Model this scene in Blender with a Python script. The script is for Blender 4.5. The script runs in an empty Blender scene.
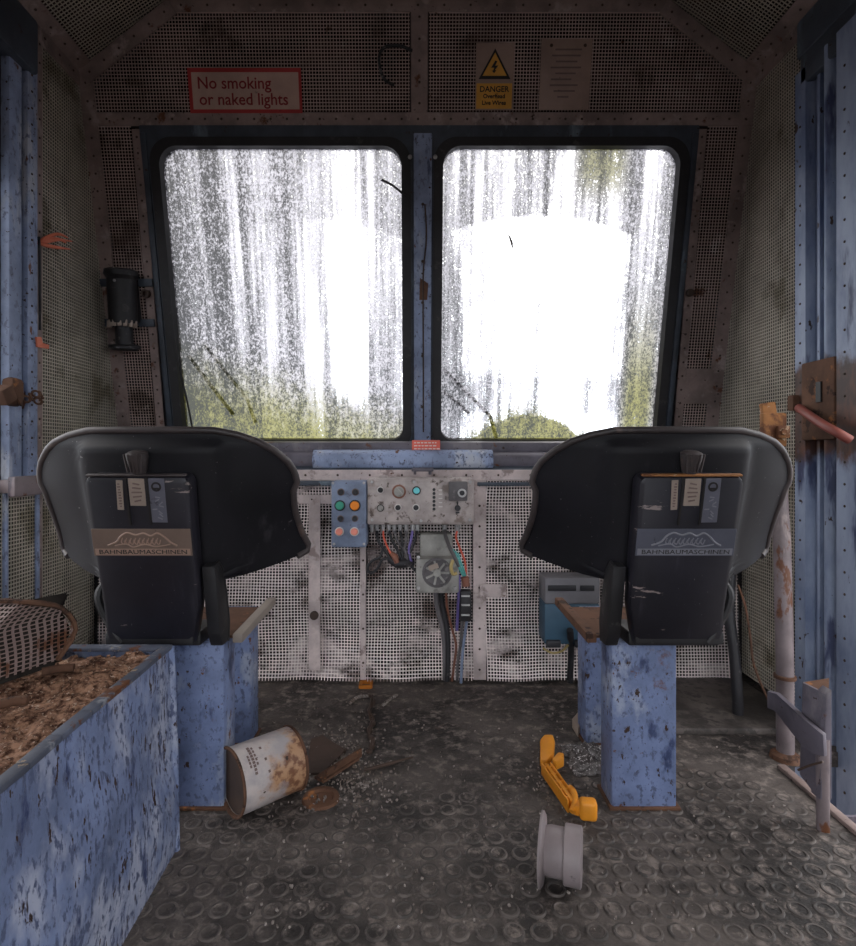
import bpy, bmesh, math, random
from mathutils import Vector, Matrix, noise
random.seed(7)
SC = bpy.context.scene
COL = SC.collection
F, VX, VY, H = 560.0, 418.0, 455.0, 0.85       # focal length in pixels, vanishing point, eye height (m)

def P(px, py, Y):
    return Vector(((px-VX)*Y/F, Y, H-(py-VY)*Y/F))
def rake_y(z):                                  # the raked windscreen wall
    return 2.31-0.214*(z-0.99)
def RP(x, z, off=0.0):                          # point on the raked wall, off = distance towards the cab
    return Vector((x, rake_y(z)-off*0.978, z-off*0.209))
YW = 2.115                                      # lower front wall
SX = 1.24                                       # side walls
RN = Vector((0, -0.978, -0.209))

# ------------------------------------------------------------------ materials
class NT:
    def __init__(s, name):
        s.m = bpy.data.materials.new(name); s.m.use_nodes = True
        s.t = s.m.node_tree; s.t.nodes.clear()
        s.out = s.t.nodes.new('ShaderNodeOutputMaterial')
        s.tc = s.t.nodes.new('ShaderNodeTexCoord')
        s.pos = s.tc.outputs['Object']
    def n(s, kind, **kw):
        nd = s.t.nodes.new(kind)
        for k, v in kw.items(): setattr(nd, k, v)
        return nd
    def put(s, sock, v):
        if isinstance(v, bpy.types.NodeSocket): s.t.links.new(v, sock)
        elif v is not None:
            if sock.type == 'RGBA' and len(v) == 3: v = (*v, 1)
            sock.default_value = v
    def math(s, op, a, b=None, clamp=False):
        nd = s.n('ShaderNodeMath', operation=op, use_clamp=clamp)
        s.put(nd.inputs[0], a)
        if b is not None: s.put(nd.inputs[1], b)
        return nd.outputs[0]
    def scaled(s, sc, loc=(0, 0, 0)):
        nd = s.n('ShaderNodeMapping'); s.put(nd.inputs[0], s.pos)
        nd.inputs['Scale'].default_value = sc; nd.inputs['Location'].default_value = loc
        return nd.outputs[0]
    def noise(s, scale, detail=4, rough=0.6, stretch=(1, 1, 1), loc=(0, 0, 0), dist=0):
        nd = s.n('ShaderNodeTexNoise')
        s.put(nd.inputs['Vector'], s.scaled(stretch, loc))
        nd.inputs['Scale'].default_value = scale; nd.inputs['Detail'].default_value = detail
        nd.inputs['Roughness'].default_value = rough; nd.inputs['Distortion'].default_value = dist
        return nd.outputs['Fac']
    def step(s, v, a, b, lo=0., hi=1.):
        nd = s.n('ShaderNodeMapRange', interpolation_type='SMOOTHSTEP')
        s.put(nd.inputs['Value'], v)
        nd.inputs['From Min'].default_value = a; nd.inputs['From Max'].default_value = b
        nd.inputs['To Min'].default_value = lo; nd.inputs['To Max'].default_value = hi
        return nd.outputs[0]
    def mix(s, f, a, b):
        nd = s.n('ShaderNodeMix', data_type='RGBA')
        s.put(nd.inputs[0], f); s.put(nd.inputs[6], a); s.put(nd.inputs[7], b)
        return nd.outputs[2]
    def xyz(s):
        nd = s.n('ShaderNodeSeparateXYZ'); s.put(nd.inputs[0], s.pos)
        return nd.outputs
    def finish(s, col, rough=0.6, metal=0.0, bump=None, bstr=0.3, bdist=0.002, spec=0.5):
        b = s.n('ShaderNodeBsdfPrincipled')
        s.put(b.inputs['Base Color'], col); s.put(b.inputs['Roughness'], rough)
        s.put(b.inputs['Metallic'], metal); b.inputs['Specular IOR Level'].default_value = spec
        if bump is not None:
            bn = s.n('ShaderNodeBump'); bn.inputs['Strength'].default_value = bstr
            bn.inputs['Distance'].default_value = bdist
            s.put(bn.inputs['Height'], bump); s.t.links.new(bn.outputs[0], b.inputs['Normal'])
        s.t.links.new(b.outputs[0], s.out.inputs[0])
        return s.m

def worn(name, base, layers=(), rough=0.6, metal=0.0, var=0.35, bstr=0.3, spec=0.4):
    """base paint with tonal variation; layers = (colour, scale, threshold, softness, stretch)"""
    t = NT(name)
    n0 = t.noise(6, 6, 0.65)
    dark = tuple(c*(1-var) for c in base); light = tuple(min(1, c*(1+var)) for c in base)
    col = t.mix(t.step(n0, 0.3, 0.7), dark, light)
    h = n0
    for i, (c, scale, th, soft, st) in enumerate(layers):
        nn = t.noise(scale, 6, 0.62, st, (i*3.1, i*1.7, i*2.3))
        k = t.step(nn, th, th+soft)
        col = t.mix(k, col, c)
        h = t.math('SUBTRACT', h, k)
    return t.finish(col, rough, metal, h, bstr, 0.0015, spec)

RUST = (0.115, 0.042, 0.018); RUSTD = (0.035, 0.016, 0.010); RUSTL = (0.30, 0.12, 0.04)
DIRT = (0.030, 0.024, 0.020); PALE = (0.42, 0.38, 0.34)
M = {}
M['blue'] = worn('chipped_blue_paint', (0.150, 0.195, 0.34), [
    ((0.30, 0.34, 0.45), 9, 0.54, 0.12, (1, 1, .6)), ((0.035, 0.05, 0.12), 14, 0.575, 0.10, (1, 1, .5)),
    ((0.09, 0.11, 0.19), 70, 0.52, 0.12, (1, 1, .7)), (RUST, 24, 0.645, 0.04, (1, 1, .8)), (RUSTD, 62, 0.615, 0.03, (1, 1, .6)), (RUST, 5, 0.66, 0.06, (1, 1, 1))], 0.5, 0, .3)
M['bin_blue'] = worn('scratched_blue_steel', (0.155, 0.20, 0.34), [
    ((0.36, 0.39, 0.50), 5, 0.45, 0.16, (1, 1.3, .8)), ((0.035, 0.05, 0.125), 13, 0.575, 0.10, (1, 1.6, .5)),
    ((0.08, 0.10, 0.18), 75, 0.50, 0.12, (1, 1.2, .6)), (RUSTD, 46, 0.615, 0.03, (1, 1.4, .5)), ((0.03, 0.022, 0.028), 11, 0.63, 0.04, (1, 1.7, .35)), (RUST, 9, 0.68, 0.04, (1, 1, .7))], 0.45, 0, .3, 0.35)
M['bin_rim'] = worn('rust_edged_dark_rim', (0.075, 0.085, 0.12), [
    ((0.24, 0.25, 0.28), 16, 0.55, 0.1, (1, 1, 1)), (RUST, 22, 0.55, 0.06, (1, 1, 1)), ((0.30, 0.22, 0.14), 60, 0.62, 0.04, (1, 1, 1))], 0.6, 0, .3)
M['blue_light'] = worn('pale_blue_paint', (0.235, 0.285, 0.42), [
    ((0.42, 0.44, 0.50), 7, 0.53, 0.12, (1, 1, .3)), ((0.05, 0.065, 0.12), 12, 0.58, 0.08, (1, 1, .25)),
    ((0.13, 0.15, 0.22), 60, 0.54, 0.1, (1, 1, .5)), (RUST, 22, 0.645, 0.04, (1, 1, .5)), (RUSTD, 70, 0.64, 0.02, (1, 1, 1))], 0.5, 0, .3)
M['blue_dark'] = worn('dark_blue_frame_paint', (0.045, 0.055, 0.072), [
    ((0.13, 0.17, 0.21), 8, 0.58, 0.12, (1, 1, .3)), (RUSTD, 40, 0.64, 0.04, (1, 1, 1))], 0.5)
M['strip'] = worn('rust_stained_grey_strip', (0.235, 0.175, 0.16), [
    ((0.36, 0.29, 0.27), 11, 0.55, 0.12, (1, 1, 1)), (RUST, 16, 0.62, 0.08, (1, 1, 1)), (RUSTD, 55, 0.66, 0.03, (1, 1, 1))], 0.6)
M['wire'] = worn('shade_blotched_cream_wire', (0.80, 0.70, 0.68), [
    ((0.17, 0.125, 0.115), 4.5, 0.50, 0.14, (1, 1, 1.6)), ((0.30, 0.22, 0.19), 5, 0.60, 0.12, (1, 1, 1)), (RUST, 14, 0.67, 0.06, (1, 1, 1))], 0.6, 0, .2, 0.0)  # dark blotches paint the billows' shade onto the wire; rust is real
M['wire_up'] = worn('dimmed_brown_wire', (0.46, 0.345, 0.315), [((0.20, 0.14, 0.12), 5, 0.54, 0.12, (1, 1, 1)), (RUST, 12, 0.64, 0.06, (1, 1, 1)), ((0.62, 0.52, 0.49), 8, 0.60, 0.1, (1, 1, 1))], 0.6, 0, .2, 0.0)  # darker wire colour carries the dimness of the upper wall, plus rust
M['wire_guard'] = worn('rusty_guard_wire', (0.22, 0.155, 0.14), [(RUST, 12, 0.56, 0.08, (1, 1, 1))], 0.6, 0, .2, 0.0)
M['wire_side'] = worn('yellowed_wire', (0.42, 0.375, 0.31), [
    ((0.20, 0.17, 0.12), 4, 0.56, 0.12, (1, 1, 1))], 0.6, 0, .2, 0.0)
M['rivet'] = worn('rusted_rivet', (0.05, 0.03, 0.022), [], 0.6)
M['grey_steel'] = worn('worn_grey_steel', (0.105, 0.094, 0.115), [
    ((0.19, 0.17, 0.185), 8, 0.56, 0.1, (1, 1, .5)), (RUST, 18, 0.63, 0.06, (1, 1, .7)), (RUSTD, 50, 0.65, 0.03, (1, 1, 1))], 0.5)
M['seam'] = worn('pale_seam_strip', (0.46, 0.385, 0.375), [((0.26, 0.20, 0.19), 14, 0.55, 0.1, (1, 1, 1)), (RUST, 30, 0.66, 0.04, (1, 1, 1))], 0.6)
M['pale_pipe'] = worn('pale_chipped_pipe_paint', (0.155, 0.125, 0.13), [
    ((0.09, 0.075, 0.09), 7, 0.54, 0.1, (1, 1, .4)), ((0.26, 0.21, 0.20), 16, 0.60, 0.08, (1, 1, .3)), (RUST, 12, 0.60, 0.05, (1, 1, .5)), (RUSTD, 40, 0.66, 0.02, (1, 1, 1))], 0.5)
M['rust'] = worn('rusty_steel', (0.10, 0.048, 0.028), [
    (RUSTL, 14, 0.60, 0.1, (1, 1, 1)), (RUSTD, 22, 0.56, 0.08, (1, 1, 1))], 0.85, 0, .4, 0.5)
M['rust_orange'] = worn('orange_rust', (0.28, 0.12, 0.04), [
    (RUST, 20, 0.5, 0.12, (1, 1, 1)), ((0.42, 0.30, 0.2), 26, 0.6, 0.06, (1, 1, 1))], 0.8)
M['plastic'] = worn('dusty_black_plastic', (0.0075, 0.0068, 0.0095), [
    ((0.040, 0.037, 0.042), 9, 0.60, 0.16, (1, 1, .4)), ((0.13, 0.12, 0.125), 130, 0.68, 0.04, (1, 1, 1)),
    ((0.11, 0.10, 0.105), 34, 0.70, 0.04, (.4, 1, 1))], 0.58, 0, .3, 0.12, 0.28)
M['plastic_cover'] = worn('scratched_black_cover', (0.013, 0.012, 0.018), [
    ((0.040, 0.036, 0.048), 7, 0.56, 0.16, (3, 1, .3)), ((0.16, 0.14, 0.14), 120, 0.69, 0.03, (1.5, 1, .7)),
    ((0.24, 0.19, 0.18), 20, 0.650, 0.03, (.35, 1, 1.6))], 0.45, 0, .3, 0.12, 0.4)
M['rim'] = worn('worn_brown_black_edging', (0.050, 0.040, 0.040), [
    ((0.12, 0.085, 0.075), 14, 0.57, 0.1, (1, 1, 1))], 0.45)
M['rubber'] = worn('black_rubber', (0.018, 0.017, 0.019), [((0.05, 0.045, 0.045), 20, 0.6, 0.1, (1, 1, 1))], 0.55)
M['cable'] = worn('black_cable', (0.022, 0.021, 0.024), [((0.12, 0.11, 0.11), 40, 0.60, 0.1, (1, 1, 1))], 0.5)
M['conduit'] = worn('grey_conduit', (0.11, 0.10, 0.105), [((0.22, 0.20, 0.2), 25, 0.58, 0.1, (1, 1, 1))], 0.55)
M['panel'] = worn('stained_grey_beige_enamel', (0.40, 0.345, 0.33), [
    ((0.22, 0.175, 0.155), 14, 0.53, 0.12, (1, 1, 1)), ((0.10, 0.075, 0.065), 34, 0.585, 0.08, (1, 1, 1)), (RUST, 40, 0.66, 0.03, (1, 1, 1)), (RUSTD, 90, 0.68, 0.02, (1, 1, 1))], 0.5)
M['panel_blue'] = worn('stained_grey_blue_enamel', (0.19, 0.235, 0.34), [
    ((0.12, 0.13, 0.19), 18, 0.58, 0.12, (1, 1, 1)), (RUSTD, 70, 0.66, 0.03, (1, 1, 1))], 0.5)
M['grille'] = worn('grey_green_cast_housing', (0.30, 0.29, 0.27), [
    ((0.17, 0.16, 0.15), 20, 0.55, 0.12, (1, 1, 1)), (RUSTD, 60, 0.67, 0.03, (1, 1, 1))], 0.55)
M['alu'] = worn('dull_aluminium', (0.42, 0.41, 0.41), [((0.2, 0.18, 0.18), 40, 0.6, 0.1, (1, 1, 1))], 0.45, 0.4)
def flat(name, c, rough=0.5, var=0.15):
    M[name] = worn(name, c, [(tuple(x*.45 for x in c), 30, 0.66, 0.06, (1, 1, 1))], rough, 0, var, 0.1)
flat('black_knob', (0.02, 0.02, 0.024)); flat('green_button', (0.05, 0.30, 0.21)); flat('amber_button', (0.85, 0.25, 0.015))
flat('pink_button', (0.80, 0.27, 0.20)); flat('cyan_button', (0.16, 0.62, 0.66)); flat('white_ring', (0.62, 0.58, 0.56))
flat('red_brown', (0.22, 0.09, 0.06)); flat('yellow_plastic', (0.72, 0.27, 0.018)); flat('yellow_dark', (0.36, 0.12, 0.012))
flat('sign_cream', (0.46, 0.31, 0.26)); flat('sign_red', (0.36, 0.035, 0.035)); flat('sign_text', (0.22, 0.015, 0.02))
flat('sign_yellow', (0.62, 0.31, 0.05)); flat('sign_black', (0.015, 0.013, 0.013)); flat('sign_paper', (0.30, 0.21, 0.175))
flat('sign_grey', (0.16, 0.11, 0.10)); flat('orange_tape', (0.60, 0.16, 0.09)); flat('sticker_red', (0.72, 0.13, 0.09))
flat('sticker_white', (0.72, 0.60, 0.55)); flat('label_tan', (0.30, 0.24, 0.20)); flat('label_grey', (0.115, 0.115, 0.145))
flat('plate_bronze', (0.15, 0.105, 0.085)); flat('plate_slate', (0.085, 0.088, 0.115)); flat('plate_mark', (0.30, 0.20, 0.155))
flat('plate_mark_grey', (0.20, 0.20, 0.23)); flat('red_handle', (0.24, 0.065, 0.05)); flat('red_wire', (0.60, 0.10, 0.06))
flat('teal_wire', (0.12, 0.42, 0.40)); flat('violet_wire', (0.13, 0.10, 0.28)); flat('straw', (0.42, 0.32, 0.13))
flat('dish_grey', (0.22, 0.185, 0.19)); flat('box_white', (0.17, 0.165, 0.18)); flat('box_blue', (0.035, 0.080, 0.125))  # box colours darkened to hold the shade behind the right seat
flat('ground', (0.10, 0.085, 0.08)); flat('pad_tan', (0.26, 0.22, 0.19)); flat('moss', (0.13, 0.15, 0.035))

# insulation behind the wire: pale cloth with the shade of its billows painted as dark blotches
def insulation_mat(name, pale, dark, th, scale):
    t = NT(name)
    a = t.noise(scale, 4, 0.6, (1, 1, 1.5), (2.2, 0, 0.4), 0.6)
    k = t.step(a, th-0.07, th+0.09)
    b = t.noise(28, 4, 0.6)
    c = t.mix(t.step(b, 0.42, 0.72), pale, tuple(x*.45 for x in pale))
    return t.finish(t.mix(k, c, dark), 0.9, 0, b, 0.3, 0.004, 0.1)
M['cloth_low'] = insulation_mat('shade_blotched_wadding', (0.60, 0.50, 0.50), (0.007, 0.0055, 0.0055), 0.395, 5.0)
M['cloth_up'] = insulation_mat('dimmed_upper_wadding', (0.055, 0.036, 0.032), (0.007, 0.005, 0.005), 0.50, 5)  # dimness of the upper panels put into the wadding colour
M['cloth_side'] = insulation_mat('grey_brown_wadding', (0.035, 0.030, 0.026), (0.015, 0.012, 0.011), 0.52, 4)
M['shell'] = worn('dark_body_steel', (0.06, 0.055, 0.06), [(RUSTD, 10, 0.55, 0.1, (1, 1, 1))], 0.7)

# right door jamb: blue paint with a big rust patch round the latch
def jamb_mat():
    t = NT('jamb_paint_with_rust_patch')
    x, y, z = t.xyz()
    n0 = t.noise(7, 6, 0.65, (1, 1, .35)); n1 = t.noise(30, 5, 0.6, (1, 1, .5)); n2 = t.noise(12, 6, .65, (1, 1, .6))
    col = t.mix(t.step(n0, 0.3, 0.7), (0.10, 0.135, 0.235), (0.30, 0.35, 0.46))
    col = t.mix(t.step(t.noise(11, 5, .6, (1, 1, .2), (3, 1, 1)), .58, .68), col, (0.04, 0.05, 0.11))
    col = t.mix(t.step(n1, 0.66, 0.69), col, RUSTD)
    dz = t.math('MULTIPLY', t.math('ABSOLUTE', t.math('SUBTRACT', z, 0.985)), 3.0)
    k = t.step(t.math('ADD', dz, t.math('MULTIPLY', n2, 0.55)), 0.62, 0.78, 1, 0)
    col = t.mix(k, col, t.mix(t.step(n1, .4, .7), (0.040, 0.016, 0.011), (0.10, 0.035, 0.018)))
    return t.finish(col, 0.5, 0, n1, 0.3, 0.0015, 0.4)
M['jamb'] = jamb_mat()

def floor_mat():
    t = NT('dirty_studded_rubber')
    a = t.noise(3.2, 8, 0.68); b = t.noise(26, 6, 0.7, (1, 1, 1), (5, 2, 1)); c = t.noise(120, 3, 0.6)
    col = t.mix(t.step(a, 0.36, 0.66), (0.020, 0.017, 0.0165), (0.105, 0.088, 0.080))
    col = t.mix(t.step(b, 0.47, 0.68), col, (0.20, 0.168, 0.152))
    col = t.mix(t.step(t.noise(9, 6, .7, (1, 1, 1), (8, 3, 0)), 0.62, 0.76), col, (0.085, 0.055, 0.045))
    col = t.mix(t.step(c, 0.70, 0.75), col, (0.34, 0.31, 0.29))
    return t.finish(col, t.step(b, .3, .8, .55, .9), 0, t.math('ADD', b, c), 0.6, 0.004, 0.35)
M['floor'] = floor_mat()
M['stud_wear'] = worn('worn_stud_edges', (0.105, 0.088, 0.080), [((0.05, 0.043, 0.04), 30, 0.48, 0.12, (1, 1, 1)), ((0.045, 0.038, 0.035), 5, 0.46, 0.12, (1, 1, 1))], 0.6)


def debris_mat(name, cols):
    t = NT(name)
    a = t.noise(60, 5, 0.7); b = t.noise(9, 5, 0.6)
    col = t.mix(t.step(a, 0.36, 0.62), cols[0], cols[1])
    col = t.mix(t.step(b, 0.52, 0.7), col, cols[2])
    col = t.mix(t.step(t.noise(150, 3, .6), 0.59, 0.66), col, cols[3])
    return t.finish(col, 0.9, 0, a, 0.8, 0.006, 0.2)
M['debris'] = debris_mat('rust_flakes', ((0.06, 0.025, 0.015), (0.36, 0.205, 0.135), (0.22, 0.125, 0.09), (0.48, 0.35, 0.27)))
M['litter'] = debris_mat('pale_litter', ((0.10, 0.08, 0.072), (0.30, 0.26, 0.24), (0.16, 0.12, 0.10), (0.45, 0.41, 0.39)))
M['film'] = debris_mat('crumpled_film', ((0.05, 0.045, 0.045), (0.16, 0.15, 0.15), (0.05, 0.04, 0.04), (0.5, 0.48, 0.48)))

def can_mat():
    t = NT('weathered_tin_label')
    g = t.tc.outputs['Generated']
    sp = t.n('ShaderNodeSeparateXYZ'); t.put(sp.inputs[0], g)
    n1 = t.noise(16, 6, 0.65); n2 = t.noise(55, 4, 0.6)
    col = t.mix(t.step(n1, .35, .65), (0.36, 0.33, 0.34), (0.52, 0.46, 0.44))
    band = t.step(t.math('ADD', sp.outputs[0], t.math('MULTIPLY', t.math('SUBTRACT', n1, .5), .9)), 0.60, 0.84)
    col = t.mix(band, col, t.mix(t.step(n2, .4, .6), (0.40, 0.23, 0.13), (0.17, 0.075, 0.04)))
    col = t.mix(t.step(n2, .68, .71), col, RUSTD)
    return t.finish(col, 0.45, 0, n2, 0.2, 0.001, 0.4)
M['can'] = can_mat()

# dirty window glass. layout in metres: x across the pane, z up the pane
def glass_mat(name, left):
    t = NT(name); x, y, z = t.xyz()
    def bell(v, c, w):
        return t.step(t.math('ABSOLUTE', t.math('SUBTRACT', v, c)), w*.35, w, 1, 0)
    streak = t.noise(1, 5, 0.6, (15, 1, 0.55), (1.3 if left else 4.1, 0, 0))
    streak2 = t.noise(1, 4, 0.6, (52, 1, 1.7), (7, 0, 2))
    speck = t.noise(1, 3, 0.75, (150, 150, 105))
    speck2 = t.noise(1, 4, 0.7, (46, 46, 30), (3, 1, 2))
    blot = t.noise(1, 4, 0.6, (5, 1, 5), (2, 0, 1))
    if left:
        # swept area of the wiper: arc top, and a clear vertical band right of the middle
        ax = t.math('SUBTRACT', x, -0.42); az = t.math('SUBTRACT', z, 0.80)
        r = t.math('SQRT', t.math('ADD', t.math('MULTIPLY', ax, ax), t.math('MULTIPLY', az, az)))
        wiped = t.math('MULTIPLY', t.step(r, 0.955, 0.97, 1, 0), t.step(ax, -0.44, -0.40))
        amount = t.step(x, -0.95, -0.30, 1.0, 0.88)
        amount = t.math('ADD', t.math('SUBTRACT', amount, t.math('MULTIPLY', wiped, 0.10)), t.step(z, 1.0, 1.5, .12, 0))
        clear = t.math('MULTIPLY', bell(x, -0.285, 0.100), t.math('MULTIPLY', t.step(t.math('ADD', z, t.math('MULTIPLY', blot, .3)), 1.12, 1.36), t.step(z, 1.66, 1.80, 1, .25)))
        amount = t.math('SUBTRACT', amount, t.math('MULTIPLY', clear, 0.60))
        amount = t.math('SUBTRACT', amount, t.math('MULTIPLY', bell(x, -0.14, 0.16), t.step(z, 1.3, 1.8, 0, 0.06)))
        dist = t.math('ADD', t.math('MULTIPLY', t.math('ADD', x, 0.97), 0.30), t.math('SUBTRACT', z, 0.91))
        green = t.step(t.math('ADD', dist, t.math('MULTIPLY', t.math('SUBTRACT', speck2, .5), .35)), 0.16, 0.48, 1, 0)
        amount = t.math('ADD', amount, t.math('MULTIPLY', green, 0.22))
    else:
        ax = t.math('SUBTRACT', x, 0.46); az = t.math('SUBTRACT', z, 0.72)
        r = t.math('SQRT', t.math('ADD', t.math('MULTIPLY', ax, ax), t.math('MULTIPLY', az, az)))
        wiped = t.math('MULTIPLY', t.math('MULTIPLY', t.step(r, 1.045, 1.06, 1, 0), t.step(r, 0.24, 0.33)),
                       t.math('MULTIPLY', t.step(x, 0.10, 0.20), t.step(x, 0.825, 0.835, 1, 0)))
        amount = t.step(x, 0.1, 0.5, 0.84, 0.72)
        amount = t.math('ADD', amount, t.math('MULTIPLY', t.step(x, .72, .84), 0.12))
        amount = t.math('SUBTRACT', amount, t.math('MULTIPLY', wiped, t.step(x, .20, .42, .22, .32)))
        amount = t.math('ADD', amount, t.math('MULTIPLY', bell(z, 1.10, 0.12), 0.20))
        greenA = t.step(t.math('ADD', r, t.math('MULTIPLY', t.math('SUBTRACT', speck2, .5), .15)), 0.28, 0.36, 1, 0)
        greenB = t.math('MULTIPLY', bell(x, 0.905, 0.09), t.step(z, 1.05, 1.6, 1, 0))
        greenC = t.math('MULTIPLY', bell(x, 0.70, 0.13), t.step(z, 1.78, 1.95))
        amount = t.math('ADD', amount, t.math('MULTIPLY', t.step(r, .285, .30, 1, 0), .35))
        green = t.math('MAXIMUM', t.math('MAXIMUM', greenA, greenB), t.math('MULTIPLY', greenC, .8))
        amount = t.math('ADD', amount, t.math('MULTIPLY', green, 0.20))
    s = t.math('ADD', t.math('MULTIPLY', t.math('SUBTRACT', streak, .5), 1.15), t.math('MULTIPLY', t.math('SUBTRACT', streak2, .5), .65))
    s = t.math('ADD', s, t.math('MULTIPLY', t.math('SUBTRACT', speck, .5), 1.35))
    s = t.math('ADD', s, t.math('MULTIPLY', t.math('SUBTRACT', speck2, .5), .75))
    d = t.step(t.math('ADD', s, amount), 0.36, 0.80)
    shade = t.math('ADD', t.math('ADD', t.math('MULTIPLY', speck, 1.25), t.math('MULTIPLY', speck2, .60)), t.math('ADD', t.math('MULTIPLY', streak, -.55), t.math('MULTIPLY', streak2, -.30)))
    if left: shade = t.math('ADD', shade, t.step(x, -0.97, -0.55, -.10, .03))
    k_ = t.step(shade, .32, .70)
    hue = t.mix(k_, (0.012, 0.012, 0.014), (0.42, 0.41, 0.445))
    gcol = t.mix(k_, (0.016, 0.017, 0.004), (0.20, 0.19, 0.055))
    col = t.mix(green, hue, gcol)
    d = t.math('MULTIPLY', d, 0.97)
    dif = t.n('ShaderNodeBsdfDiffuse'); trl = t.n('ShaderNodeBsdfTranslucent'); tr = t.n('ShaderNodeBsdfTransparent')
    t.put(dif.inputs[0], col); t.put(trl.inputs[0], col)
    m1 = t.n('ShaderNodeMixShader'); m1.inputs[0].default_value = 0.8
    t.t.links.new(dif.outputs[0], m1.inputs[1]); t.t.links.new(trl.outputs[0], m1.inputs[2])
    m2 = t.n('ShaderNodeMixShader'); t.put(m2.inputs[0], d)
    t.t.links.new(tr.outputs[0], m2.inputs[1]); t.t.links.new(m1.outputs[0], m2.inputs[2])
    t.t.links.new(m2.outputs[0], t.out.inputs[0])
    return t.m
M['glass_l'] = glass_mat('grimy_glass_green_corner', True)
M['glass_r'] = glass_mat('grimy_glass_wiped_centre', False)

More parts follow.
